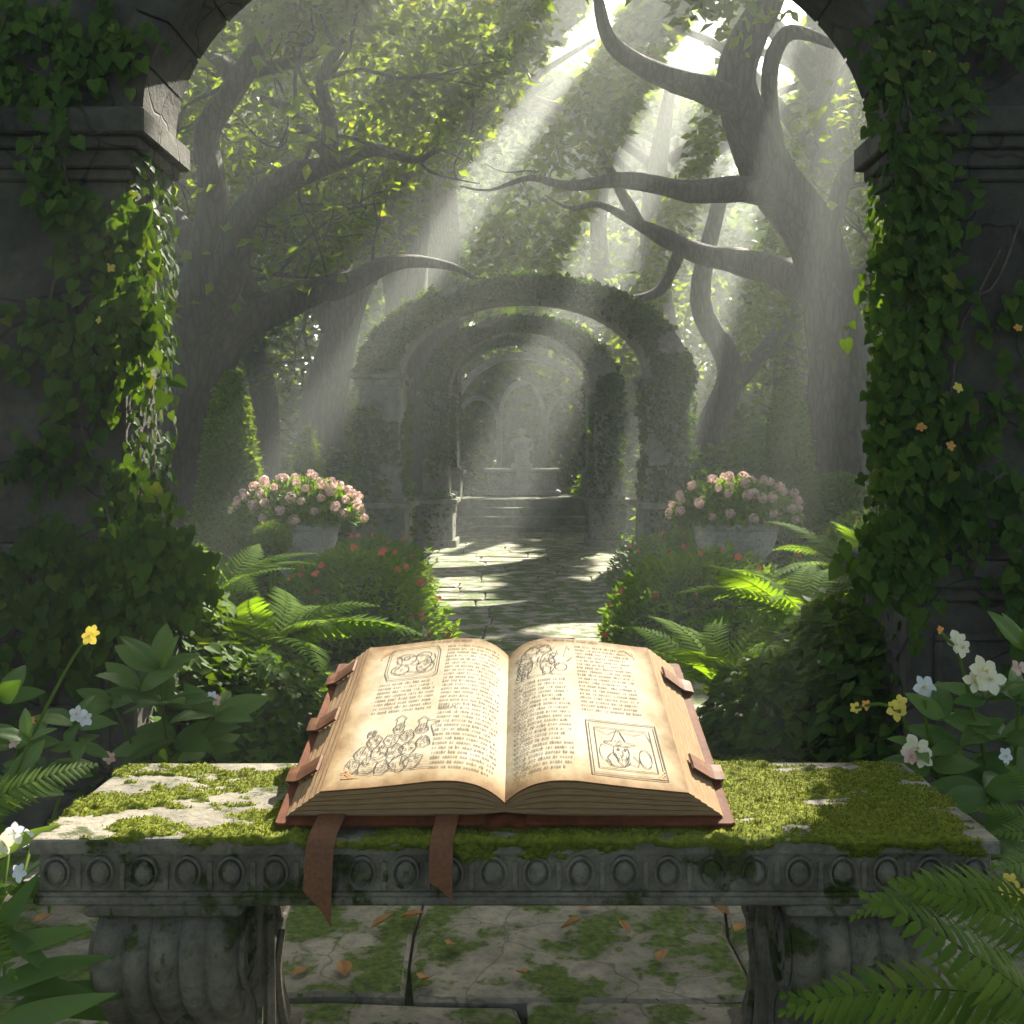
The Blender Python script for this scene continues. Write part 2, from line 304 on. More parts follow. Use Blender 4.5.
# ------------------------------------------------------------------ ground and paving
b = MB(); xs = np.linspace(-45, 45, 91); ys = np.linspace(-20, 90, 111)
b.quadgrid([[(x, y, .0+.04*mnoise.noise(Vector((x*.3, y*.3, 0)))*(1 if abs(x) > 2 else .3)) for x in xs] for y in ys])
meta(b.build('ground', M['soil'], smooth=True), kind='structure')
b = MB(); y = .6; row = 0; rnd = random.Random(3)
edges = {}
def slab_edge(y, w_):
    xs_ = [-w_]
    while xs_[-1] < w_-.22: xs_.append(xs_[-1]+rnd.uniform(.34, .72))
    xs_[-1] = w_; return xs_
while y < 13.4:
    h = rnd.uniform(.26, .48); wd = 1.9 if y < 2.9 else .88; h = h*(1.35 if y < 2.9 else 1)
    e = slab_edge(y, wd+rnd.uniform(-.06, .1))
    for a_, c_ in zip(e[:-1], e[1:]):
        g = .003; z = rnd.uniform(-.003, .006); j = lambda: rnd.uniform(-.03, .03)
        base = [(a_+g, y+g), (c_-g, y+g), (c_-g, y+h-g), (a_+g, y+h-g)]
        pts = []
        for k in range(4):
            p, q = base[k], base[(k+1) % 4]
            for t_ in (0, .25, .5, .75):
                X = p[0]+(q[0]-p[0])*t_; Y_ = p[1]+(q[1]-p[1])*t_
                nx = mnoise.noise(Vector((X*5, Y_*5, 1)))*.02; ny = mnoise.noise(Vector((X*5, Y_*5, 9)))*.02
                if t_ == 0: cxm = (a_+c_)/2; cym = y+h/2; X += (cxm-X)*.02; Y_ += (cym-Y_)*.02
                pts.append((X+nx, Y_+ny))
        cx_ = sum(p[0] for p in pts)/16; cy_ = sum(p[1] for p in pts)/16
        ins = [(p[0]+(cx_-p[0])*.03, p[1]+(cy_-p[1])*.03) for p in pts]
        tx, ty = rnd.uniform(-.02, .02), rnd.uniform(-.02, .02)
        zz = lambda p: z+.03+(p[0]-cx_)*tx+(p[1]-cy_)*ty
        b.quadgrid([[(p[0], p[1], -.04) for p in pts], [(p[0], p[1], zz(p)-.006) for p in pts], [(p[0], p[1], zz(p)) for p in ins]], closed=True)
        b.poly([(p[0], p[1], zz(p)) for p in ins])
    y += h
meta(b.build('paving', M['flag']), kind='structure')

# ------------------------------------------------------------------ near archway
YA, TA = 2.8, .25; HS, AR, SPR, RISE = 1.01, .967, 1.83, .634
arch = thing('stone_archway', (0, YA, 0), 'dark weathered stone archway framing the view just behind the bench', 'archway')
def pier(sgn):
    p = MB(); X = lambda a, c: (min(sgn*a, sgn*c), max(sgn*a, sgn*c))
    x0, x1 = X(HS, 1.9); p.box(x0, x1, YA, YA+TA, .78, 1.68, .006)
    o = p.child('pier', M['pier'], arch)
    c = MB()
    for z0, z1, e in ((1.66, 1.69, .015), (1.69, 1.735, .03), (1.735, 1.765, .048), (1.765, 1.83, .07)):
        x0, x1 = X(HS-e, 1.9+e); c.box(x0, x1, YA-e, YA+TA+e, z0, z1+.001, .005)
    c.child('capital', M['pier'], arch)
    d = MB()
    for z0, z1, e in ((0, .12, .09), (.12, .60, .045), (.60, .635, .07), (.635, .70, .095), (.70, .74, .06), (.74, .785, .025)):
        x0, x1 = X(HS-e, 1.9+e); d.box(x0, x1, YA-e, YA+TA+e, z0, z1+.001, .006)
    x0, x1 = X(HS+.02, 1.34)
    for (a, c_, z0, z1) in ((x0, x1, .50, .52), (x0, x1, .17, .19), (x0, x0+.02, .191, .499), (x1-.02, x1, .191, .499)): d.box(a, c_, YA-.06, YA-.046, z0, z1, .004)
    d.child('pedestal', M['pier'], arch)
pier(-1); pier(1)
wl = MB(); N_ = 60; xs = [-1.9]+[-AR*math.cos(math.pi*i/N_) for i in range(N_+1)]+[1.9]
bot = lambda x: SPR+.001+(RISE*math.sqrt(max(0, 1-(x/AR)**2)) if abs(x) <= AR else 0)
def wall_skin(yy, flip): wl.quadgrid([[(x, yy, bot(x)) for x in xs], [(x, yy, 3.0) for x in xs]], flip=flip)
wl2 = [(x, bot(x)) for x in xs]
wall_skin(YA+.01, False); wall_skin(YA+TA, True)
wl.quadgrid([[(x, YA+.01, z) for x, z in wl2], [(x, YA+TA, z) for x, z in wl2]], flip=True)
wl.quadgrid([[(x, YA+.01, 3.0) for x in xs], [(x, YA+TA, 3.0) for x in xs]])
for x in (-1.9, 1.9): wl.poly([(x, YA+.01, SPR), (x, YA+TA, SPR), (x, YA+TA, 3.0), (x, YA+.01, 3.0)], x < 0)
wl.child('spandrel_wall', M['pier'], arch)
rg = MB(); nb = 17
for k in range(nb):
    a0 = math.pi*k/nb+.006; a1 = math.pi*(k+1)/nb-.006; rows = []
    for (e, yy) in ((-.006, YA-.012), (.085, YA-.012), (.085, YA+.012), (-.006, YA+TA+.004)):
        rows.append([((AR+e)*-math.cos(a0+(a1-a0)*t), yy, SPR+.003+(RISE+e)*math.sin(a0+(a1-a0)*t)) for t in (0, .25, .5, .75, 1)])
    rg.quadgrid([list(r) for r in rows]+[rows[0]], flip=True); rg.poly([r[0] for r in rows]); rg.poly([r[-1] for r in rows], True)
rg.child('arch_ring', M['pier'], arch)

# ivy on the archway
HEART = T_heart()
def ivy(name, blobs, label, seed, flowers=(), stems=(), inner=None, loc=None, size=(.022, .042), ydep=(.012, .05), m='ivy'):
    R.seed(seed); th = thing(name, loc, label, 'ivy'); P = []; 
    for (px, py, rx, ry, n, Y) in blobs:
        k = 0
        # clumpy: leaves along wandering runners
        while k < n:
            a = R.uniform(0, 2*math.pi); rr = math.sqrt(R.uniform()); x, y = px+rx*rr*math.cos(a), py+ry*rr*math.sin(a)
            for s_ in range(R.randint(4, 9)):
                X = at(x, y, Y); P.append((X[0], X[1]-R.uniform(*ydep)*(1+.8*R.uniform()), X[2])); x += R.normal()*6; y += abs(R.normal())*7; k += 1
    P = np.array(P); n = len(P)
    D = np.stack([R.normal(size=n)*.55, -np.abs(R.normal(size=n))*.35, -np.ones(n)], 1); Nn = np.stack([R.normal(size=n)*.35, -np.ones(n), .45+R.normal(size=n)*.3], 1)
    S = R.uniform(size[0], size[1], n)*R.choice([.7, 1, 1.15], n)
    if inner is not None:                                    # leaves wrapped round the inner face of the pier
        xf, sgn, y0, y1, zs = inner; pl = []
        for (z0, z1, c) in zs: pl += [(xf+sgn*-R.uniform(.005, .045), R.uniform(y0, y1), R.uniform(z0, z1)) for _ in range(c)]
        Pi = np.array(pl); ni = len(Pi); Di = np.stack([-sgn*np.abs(R.normal(size=ni))*.4, R.normal(size=ni)*.5, -np.ones(ni)], 1); Ni = np.stack([-sgn*np.ones(ni), R.normal(size=ni)*.5-.3, .4+R.normal(size=ni)*.3], 1)
        P = np.vstack([P, Pi]); D = np.vstack([D, Di]); Nn = np.vstack([Nn, Ni]); S = np.concatenate([S, R.uniform(size[0]*.8, size[1]*.85, ni)])
    leaves('foliage', HEART, P, D, Nn, S, M[m], th)
    if stems:
        st = MB()
        for s_ in stems: st.tube([at(px, py, Y-.02) for px, py, Y in s_], [.0035]*len(s_), 5)
        st.child('stem', M['ivystem'], th, True)
    for (px, py, Y, c, r) in flowers: flower(th, at(px, py, Y-.07), (R.normal()*.3, -1, .3), r, M[c])
    return th
PET = T_blade(7, .74, .34, .10, .012, peak=.6)
def flower(parent, c, face, r, m, n=5, name='flower', cup=.35, lab=None):
    f = Vector(face).normalized(); x = f.cross(Vector((0, .3, 1))).normalized(); y = f.cross(x); D = []; 
    a0 = R.uniform(0, 6)
    for k in range(n): a = a0+2*math.pi*k/n+R.normal()*.1; D.append(tuple(x*math.cos(a)+y*math.sin(a)+f*cup))
    if r > .0185 and name == 'flower':
        q = norm(np.array([tuple(f)]*9)+R.normal(size=(9, 3))*.35); leaves('stamen', T_rhomb(.12, .02), np.array([c]*9), q, R.normal(size=(9, 3)), np.full(9, r*.45), M['yellow'], parent)
    return leaves(name, PET, np.array([c]*n), np.array(D), np.array([tuple(f)]*n)-.0*np.array(D), R.uniform(.8, 1.1, n)*r*.8, m, parent, True)

ivy('climbing_ivy', [(40, 60, 65, 55, 260, YA), (15, 20, 40, 30, 60, YA), (105, 25, 40, 35, 110, YA), (55, 150, 18, 50, 90, YA-.06), (85, 230, 28, 50, 130, YA), (135, 270, 26, 80, 230, YA), (90, 320, 60, 28, 170, YA), (20, 320, 22, 40, 50, YA), (85, 380, 30, 40, 70, YA), (140, 330, 18, 50, 110, YA), (55, 450, 35, 25, 70, YA), (128, 480, 18, 40, 90, YA),
      (95, 560, 95, 55, 520, YA-.11), (160, 560, 50, 45, 420, YA-.14), (60, 640, 60, 55, 200, YA-.06)],
    'green ivy climbing the left pier, its right edge lit yellow green by the sun', 21, flowers=[(110, 268, YA, 'yellow', .018), (100, 320, YA, 'yellow', .014)],
    stems=[[(85, 330, YA), (80, 420, YA), (100, 480, YA), (112, 535, YA-.1)], [(60, 140, YA-.07), (70, 230, YA), (50, 300, YA), (60, 380, YA)], [(10, 60, YA), (70, 80, YA), (100, 30, YA)]],
    inner=(-HS, -1, YA-.02, YA+TA+.04, [(1.25, 1.75, 300), (1.0, 1.3, 120), (.78, 1.0, 160), (.3, .8, 420)]), loc=(-1.15, YA-.05, 0))
ivy('climbing_ivy', [(905, 60, 45, 80, 420, YA), (985, 20, 50, 40, 150, YA), (935, 100, 36, 50, 170, YA), (915, 190, 30, 70, 330, YA-.05), (905, 290, 38, 70, 430, YA), (900, 400, 35, 70, 380, YA), (950, 300, 15, 50, 30, YA), (955, 420, 40, 40, 90, YA), (1010, 360, 20, 90, 80, YA), (920, 480, 42, 40, 260, YA-.08), (985, 500, 40, 40, 130, YA-.06), (1010, 580, 20, 60, 80, YA-.08), (892, 545, 34, 38, 240, YA-.11)],
    'dark green ivy with orange blossoms climbing the right pier', 22,
    flowers=[(928, 55, YA, 'orange', .02), (958, 388, YA, 'yellow', .018), (921, 427, YA, 'orange', .018), (951, 446, YA, 'orange', .016), (914, 455, YA, 'yellow', .02), (1018, 328, YA, 'orange', .014), (912, 573, YA-.08, 'yellow', .02)],
    stems=[[(1000, 250, YA), (975, 300, YA), (960, 330, YA), (950, 400, YA)], [(900, 60, YA), (915, 160, YA-.07), (905, 300, YA), (900, 480, YA)], [(1020, 220, YA), (990, 290, YA), (930, 300, YA)]],
    inner=(HS, 1, YA-.02, YA+TA+.04, [(1.7, 2.1, 140), (1.0, 1.75, 500), (.78, 1.0, 200), (.3, .8, 350)]), loc=(1.15, YA-.05, 0))

# mounds of ivy round the pier feet
def mound(name, label, c, r, n, seed, m='ivy', size=(.03, .05), T=HEART, cat='ivy', droop=.4, core=True, part='foliage'):
    R.seed(seed); th = thing(name, (c[0], c[1], 0), label, cat)
    d = rdir(n); d[:, 2] = np.abs(d[:, 2]); k = 1+.16*np.array([mnoise.noise(Vector((*(x*2.2), ))+Vector((seed, 0, 0))) for x in d]); rad = R.uniform(.82, 1.03, n)*k
    P = np.array([c[0], c[1], 0])+d*np.array(r)*rad[:, None]
    D = norm(d*np.array([1, 1, .2])+R.normal(size=(n, 3))*.45-np.array([0, 0, droop])); Nn = d+np.array([0, 0, .5])+R.normal(size=(n, 3))*.3
    leaves(part, T, P, D, Nn, R.uniform(*size, n), M[m], th)
    if core:  # solid soil-coloured core, hidden filling behind the leaf shell
        b = MB(); rows = []
        for i in range(9):
            ph = math.pi/2*i/8; rows.append([(r[0]*.78*math.cos(ph)*math.cos(2*math.pi*k_/20)*(1+.12*math.sin(k_*2.3+i)), r[1]*.78*math.cos(ph)*math.sin(2*math.pi*k_/20), r[2]*.8*math.sin(ph)-.02) for k_ in range(20)])
        b.quadgrid(rows, closed=True); b.build('mound_core', M['soil'], th, True)
    return th
mound('ivy_mound', 'tall leafy ivy mound at the foot of the left pier', (-1.14, 3.2, 0), (.36, .45, .68), 3200, 31)
mound('ivy_mound', 'low ivy mound spilling from the left pier towards the path', (-.80, 3.25, 0), (.28, .35, .36), 1900, 33, size=(.025, .042))
mound('ivy_mound', 'tall leafy ivy mound at the foot of the right pier', (1.06, 3.2, 0), (.34, .45, .62), 3000, 32)
mound('ivy_mound', 'low ivy mound spilling from the right pier towards the path', (.76, 3.25, 0), (.27, .35, .36), 1900, 34, size=(.025, .042))

# ------------------------------------------------------------------ stone bench
BX0, BX1, BY0, BY1, BZ = -.6575, .639, 1.47, 1.838, .45
bench = thing('stone_bench', ((BX0+BX1)/2, (BY0+BY1)/2, 0), 'carved grey stone bench with oval frieze and thick moss on top', 'bench')
nz3 = lambda x, y, s, o=0: mnoise.fractal(Vector((x*s, y*s, o)), .9, 2.0, 5)
def roundbox(x0, x1, y0, y1, z0, z1, r, jit=.0):
    b = MB(); rows = []; n = 60
    def ring(ins, z):
        a, c_, e, f = x0+ins, x1-ins, y0+ins, y1-ins; pts = []
        for (p, q, m_) in (((a, e), (c_, e), n), ((c_, e), (c_, f), 16), ((c_, f), (a, f), n), ((a, f), (a, e), 16)):
            for i in range(m_):
                X = p[0]+(q[0]-p[0])*i/m_; Y = p[1]+(q[1]-p[1])*i/m_; g = jit*mnoise.noise(Vector((X*9, Y*9, z*30)))+jit*.7*mnoise.noise(Vector((X*30, Y*30, z*30)))
                pts.append((X+g, Y+g, z+g*.6))
        return pts
    R_ = [ring(0, z0), ring(0, z1-r)]+[ring(r*(1-math.cos(t)), z1-r+r*math.sin(t)) for t in (.5, 1.05, 1.57)]
    b.quadgrid(R_, closed=True); return b, R_
tb, rr = roundbox(BX0, BX1, BY0, BY1, BZ-.020, BZ, .006, .0018); tb.poly(rr[-1]); tb.poly(rr[0], True); tb.child('seat_slab', M['bench'], bench)
fz = MB(); ins = .008; fz.box(BX0+ins, BX1-ins, BY0+ins, BY1-ins, BZ-.074, BZ-.0195, .002)
fz.box(BX0+.004, BX1-.004, BY0+.004, BY1-.004, BZ-.080, BZ-.0735, .002)
def oval(cx, cy, face):                                     # a raised ring round a dome
    Y = BY0+ins; rows = []
    for (rho, hgt) in ((1.0, -.001), (.97, .006), (.86, .0075), (.76, .001), (.70, -.001), (.62, .004), (.4, .008), (.15, .0095)):
        rows.append([((cx+.0195*rho*math.cos(a), Y-hgt, cy+.0235*rho*math.sin(a)) if face == 0 else (face, cy, 0)) for a in [2*math.pi*k/22 for k in range(22)]])
    fz.quadgrid(rows, closed=True, flip=True); fz.poly(rows[-1])
k_n = 22
for k in range(k_n):
    xx = BX0+.033+k*(BX1-BX0-.066)/(k_n-1); oval(xx, BZ-.047, 0)
    if k < k_n-1:
        xm = xx+.5*(BX1-BX0-.066)/(k_n-1); fz.box(xm-.004, xm+.004, BY0+ins-.003, BY0+ins+.001, BZ-.070, BZ-.032, .0012)
fz.child('frieze', M['bench'], bench)
bm_ = MB(); bm_.box(BX0+.002, BX1-.002, BY0+.001, BY1-.001, BZ-.0905, BZ-.0795, .003); bm_.child('lower_moulding', M['bench'], bench)
def leg(x0, x1):
    b = MB(); y0 = BY0+.035; dp = .30
    prof = [(.015, .345), (.0, .335), (-.018, .315), (-.026, .285), (-.024, .255), (-.010, .222), (.012, .198), (.030, .178), (.036, .155), (.030, .125), (.010, .09), (-.015, .06), (-.03, .035), (-.034, 0)]
    P_ = []
    for i in range(len(prof)-1):
        for t in (0, .33, .66): P_.append((prof[i][0]*(1-t)+prof[i+1][0]*t, prof[i][1]*(1-t)+prof[i+1][1]*t))
    P_.append(prof[-1]); nx = 48; xs_ = [x0+(x1-x0)*j/nx for j in range(nx+1)]
    wv = lambda j: .017*(abs(math.sin(math.pi*5*j/nx))**.6)
    wid = lambda z: .012*math.sin(z/.345*math.pi*2.2)
    fr = [[(x+((-1 if j < nx/2 else 1)*0), y0+py-wv(j), z) for j, x in enumerate(xs_)] for py, z in P_]
    bk = [[(x, y0+dp-py+wv(j), z) for j, x in enumerate(xs_)] for py, z in P_]
    b.quadgrid(fr, flip=True); b.quadgrid(bk)
    for (xx, fl) in ((x0, False), (x1, True)): b.quadgrid([[(xx, y0+py, z), (xx, y0+dp/2, z), (xx, y0+dp-py, z)] for py, z in P_], flip=fl)
    for xx, sg in ((x0, -1), (x1, 1)):
        for (cy, dirn) in ((y0+.042, 1), (y0+dp-.042, -1)):
            pts = [];
            for k in range(38):
                a = k/38*5.2*math.pi; rr_ = .060*(1-k/40); pts.append((xx+sg*.003, cy+dirn*rr_*math.cos(a+2.5), .278+rr_*math.sin(a+2.5)*1.02))
            b.tube(pts, [.0065*(1-k/60) for k in range(38)], 6, sub=1)
        b.tube([(xx+sg*.003, y0+.06, .21), (xx+sg*.003, y0+.09, .16), (xx+sg*.003, y0+.06, .08), (xx+sg*.003, y0+.02, .03)], [.008, .007, .009, .011], 6)
        b.tube([(xx+sg*.003, y0+dp-.06, .21), (xx+sg*.003, y0+dp-.09, .16), (xx+sg*.003, y0+dp-.06, .08), (xx+sg*.003, y0+dp-.02, .03)], [.008, .007, .009, .011], 6)
        b.tube([(xx+sg*.003, y0+dp/2, .30), (xx+sg*.003, y0+dp/2, .06)], [.010, .014], 6, sub=1)
    b.box(x0-.010, x1+.010, y0-.035, y0+dp+.035, .344, BZ-.0900, .004)
    b.box(x0-.02, x1+.02, y0-.05, y0+dp+.05, -.02, .035, .005)
    b.child('leg', M['bench'], bench)
leg(-.578, -.385); leg(.365, .560)
# moss: a bumpy sheet with real thickness wherever moss grows, plus upright shoots
def mossmask(x, y, z=0):
    t = (x-BX0)/(BX1-BX0); yy = (y-BY0)/(BY1-BY0)
    m = nz3(x, y*1.7, 7, 3.1)*.8+nz3(x, y*1.5, 22, 1.7)*.35
    m += .20+.22*sm((t-.25)/.3)-.24*sm((.30-t)/.28)*(1-.6*math.exp(-((yy-.25-t)/.28)**2)); m += .22*nz3(x, y*1.2, 60, 8)-.30*math.exp(-(((x-.33)/.05)**2+((y-1.62)/.012)**2))-.4*math.exp(-(((x-.42)/.09)**2+((y-1.80)/.014)**2))-.35*math.exp(-(((x-.30)/.03)**2+((y-1.545)/.008)**2))
    if t > .93: m -= (t-.93)*4
    m -= .25*sm((yy-.88)/.12)
    return m
g = MB(); NX, NY = 430, 128; idx = {}; pathl = .368+.05
def sheet(i, j):
    x = BX0+.002+(BX1-BX0-.004)*i/NX; s_ = pathl*j/NY
    if s_ < .364: return (x, BY1-.002-s_, BZ), (0, 0, 1), (x, BY1-s_)
    e = s_-.364; return (x, BY0+.000, BZ-.002-e*.75), (0, -1, 0), (x, BY0-e)
R.seed(5); H = {}
for i in range(NX+1):
    for j in range(NY+1):
        p, n, q = sheet(i, j); m = mossmask(*q)
        if n[1] < 0: m -= (BZ-.002-p[2])*42-.12; m += .55*mnoise.noise(Vector((p[0]*11, 0, 5)))
        hh = min(.0055, max(0, m)*.018)*(.6+1.1*max(0, .5+nz3(p[0], q[1], 34, 4)))*(.75+.5*mnoise.noise(Vector((p[0]*160, q[1]*160, 0)))+.35*mnoise.noise(Vector((p[0]*60, q[1]*60, 7))))
        H[i, j] = (p, n, m, hh)
for i in range(NX):
    for j in range(NY):
        if max(H[i, j][2], H[i+1, j][2], H[i, j+1][2], H[i+1, j+1][2]) > .0:
            q = []
            for a_ in ((i, j+1), (i+1, j+1), (i+1, j), (i, j)):
                if a_ not in idx:
                    p, n, m, hh = H[a_]; o = hh-.0004 if m > 0 else -.002
                    idx[a_] = len(g.v); g.v.append((p[0], p[1]+n[1]*o, p[2]+n[2]*o)); g.uv.append((0, 0))
                q.append(idx[a_])
            g.f.append(q)
M['mosssheet'] = plain('moss_bed', (.045, .06, .006), (.15, .17, .015), 130, .95, .9, .004, spec=.1)
g.child('moss', M['mosssheet'], bench, True)
P = []; Nn = []
keys = [k for k in H if H[k][2] > .02]
for _ in range(52000):
    p, n, m, hh = H[keys[R.randint(len(keys))]]
    P.append((p[0]+R.uniform(-.0015, .0015), p[1]+n[1]*hh+R.uniform(-.0015, .0015)*n[2], p[2]+n[2]*hh-.001)); Nn.append((R.normal()*.5, n[1]+R.normal()*.5, n[2]+R.normal()*.3+.3))
P = np.array(P); Nn = np.array(Nn); ms = leaves('moss_shoots', T_rhomb(.5, .1), P, Nn, R.normal(size=Nn.shape), R.uniform(.0016, .0042, len(P)), M['moss'], bench); ms['kind'] = 'stuff'

# ------------------------------------------------------------------ open book
BKX = -.0235; BL = .463
ev = Vector((0, .44, .130)).normalized(); ew = Vector((1, 0, 0)).cross(ev).normalized(); o0 = Vector((BKX, 1.500, BZ+.008))
def bk(u, v, w_): return tuple(o0+Vector((1, 0, 0))*(u*(1-.04*v/BL))+ev*v+ew*w_)
book = thing('open_book', (BKX, 1.7, BZ), 'huge open leather-bound book with illustrated parchment pages on the mossy bench', 'book')
prf = [(0, .028), (.03, .036), (.08, .047), (.16, .057), (.26, .0625), (.38, .0625), (.55, .057), (.75, .050), (.9, .046), (1, .044)]
def topw(a):
    for (a0, w0), (a1, w1) in zip(prf[:-1], prf[1:]):
        if a <= a1: t = (a-a0)/(a1-a0); return w0+(w1-w0)*t
    return prf[-1][1]
def topw_s(a): return (topw(max(0, a-.03))+topw(a)*2+topw(min(1, a+.03)))/4 if a > .03 else topw(a)
PW, PWB, V0, V1 = .252, .300, .012, .450
def pg(s, a, bb, off=0.0): 
    wv_ = .0012*math.sin(bb*5+a*3+s)+.0008*math.sin(a*9+bb*2)
    return bk(s*a*PW, V0+(V1-V0)*bb, topw_s(a)+wv_*a+off)
for s in (-1, 1):
    b = MB(); na, nb2 = 44, 30
    b.quadgrid([[pg(s, i/na, j/nb2) for i in range(na+1)] for j in range(nb2+1)], flip=(s < 0), uvs=[[(i/na, j/nb2) for i in range(na+1)] for j in range(nb2+1)])
    b.child('page', M['page'], book, True, True)
    # block of leaves: front, back and fore edge, the layers follow the page
    b = MB(); NL = 16
    def lay(a, f, bb, e=0):     # f 0 top .. 1 bottom
        wb = .007+.006*math.exp(-a*9); ua = a*(PW+(PWB-PW)*f)+(.0011*((int(f*NL)*7) % 3-1))*(1 if a == 1 else 0)
        wt = topw_s(a)-.0006+(.0012*math.sin(bb*5+a*3+s)+.0008*math.sin(a*9+bb*2))*a
        return bk(s*ua, V0+(V1-V0)*bb+e*(1 if bb == 0 else -1), wt+(wb-wt)*f)
    for bb in (0, 1):
        b.quadgrid([[lay(i/na, k/NL, bb, .0009*((k*5) % 3-1)) for i in range(na+1)] for k in range(NL+1)], flip=(s > 0) ^ (bb == 1), uvs=[[(i/na*3, k/NL) for i in range(na+1)] for k in range(NL+1)])
    b.quadgrid([[lay(1, k/NL, j/nb2) for j in range(nb2+1)] for k in range(NL+1)], flip=(s > 0), uvs=[[(j/nb2*3, k/NL+.3) for j in range(nb2+1)] for k in range(NL+1)])
    b.quadgrid([[lay(i/na, 1, j/2) for i in range(na+1)] for j in range(3)], flip=(s > 0))
    b.child('page_block', M['edge'], book, False, True)
    b = MB(); u0, u1 = .030, .314; n = 24
    tk = .0055
    def bd(u, v, w_): return bk(s*u, v, w_+.0015*math.sin(u*20))
    sec = [[], []]
    top = [[bd(u0+(u1-u0)*i/n, v, tk) for i in range(n+1)] for v in (-.004, BL+.004)]
    rim = [(u0, -.004), (u1-.004, -.004), (u1, 0), (u1, BL), (u1-.004, BL+.004), (u0, BL+.004)]
    rows = [[bd(u+(-.002 if u > .1 else 0), max(0, min(BL, v)), -.002) for u, v in rim], [bd(u, v, 0) for u, v in rim], [bd(u, v, tk-.0015) for u, v in rim], [bd(u+(-.0015 if u > .1 else 0), max(-.0025, min(BL+.0025, v)), tk) for u, v in rim]]
    b.quadgrid(rows, closed=True, flip=(s < 0)); b.poly(rows[0], s > 0); b.poly(rows[-1], s < 0)
    b.child('cover_board', M['leather'], book)
b = MB(); rows = []                                        # rounded leather spine
for v in (-.004, BL*.33, BL*.66, BL+.004):
    rows.append([bk(.036*t, v, .0045-.0075*(1-t*t)+.010*math.exp(-(t*2.4)**2)) for t in np.linspace(-1, 1, 21)]+[bk(.036*t, v, -.0008-.0075*(1-t*t)+.010*math.exp(-(t*2.4)**2)) for t in np.linspace(1, -1, 21)])
b.quadgrid(rows, closed=True); b.poly(rows[0], True); b.poly(rows[-1]); b.child('spine', M['leather'], book, True)
# leather straps folded from the boards over the fore edges
for s, vs in ((-1, (.115, .255, .40)), (1, (.120, .375))):
    for v in vs:
        b = MB(); hw = .019; rows = []
        pth = [(.315, .001), (.3178, .007), (.312, .0092), (.302, .0115), (.294, .0165), (.280, .0275), (.268, .037)]
        for i, (u, w_) in enumerate(pth):
            t = i/6; nu, nw = (.0028, .0022); vv = v-.02*t*(1 if v < .3 else .2)
            rows.append([bk(s*u, vv-hw, w_), bk(s*(u+nu), vv-hw, w_+nw), bk(s*(u+nu), vv, w_+nw+.0008), bk(s*(u+nu), vv+hw, w_+nw), bk(s*u, vv+hw, w_)])
        b.quadgrid(rows, closed=True, flip=s > 0); b.poly(rows[0]); b.poly(rows[-1], True); b.child('strap', M['strap'], book)
# ribbons
def ribbon(x, zend, wd, slant, lean):
    pr = [(1.545, BZ+.024), (1.515, BZ+.0225), (1.498, BZ+.0205), (1.485, BZ+.014), (1.472, BZ+.008), (1.462, BZ-.006), (1.457, BZ-.03), (1.453, BZ-.06)]
    zz = BZ-.06
    while zz > zend+.02: zz -= .02; pr.append((1.453+.002*math.sin(zz*60), zz))
    b = MB(); rows = []; L = len(pr)
    for i, (yy, z) in enumerate(pr):
        t = i/(L-1); c = x+lean*t+.0015*math.sin(i*.9)
        sl = slant*sm((t-.8)/.2); 
        rows.append([(c-wd/2, yy, z+sl*.6), (c-wd/6, yy-.0012, z+sl*.2), (c+wd/6, yy-.0012, z-sl*.3), (c+wd/2, yy, z-sl)])
    back = [[(p[0], p[1]+.0012, p[2]-.0012) for p in r] for r in rows]
    b.quadgrid(rows); b.quadgrid(back, flip=True); b.quadgrid([[r[0] for r in rows], [r[0] for r in back]]); b.quadgrid([[r[-1] for r in rows], [r[-1] for r in back]], flip=True)
    b.child('ribbon_bookmark', M['ribbon'], book, True)
ribbon(-.258, .362, .037, .030, -.014); ribbon(-.1015, .385, .031, .016, -.006)

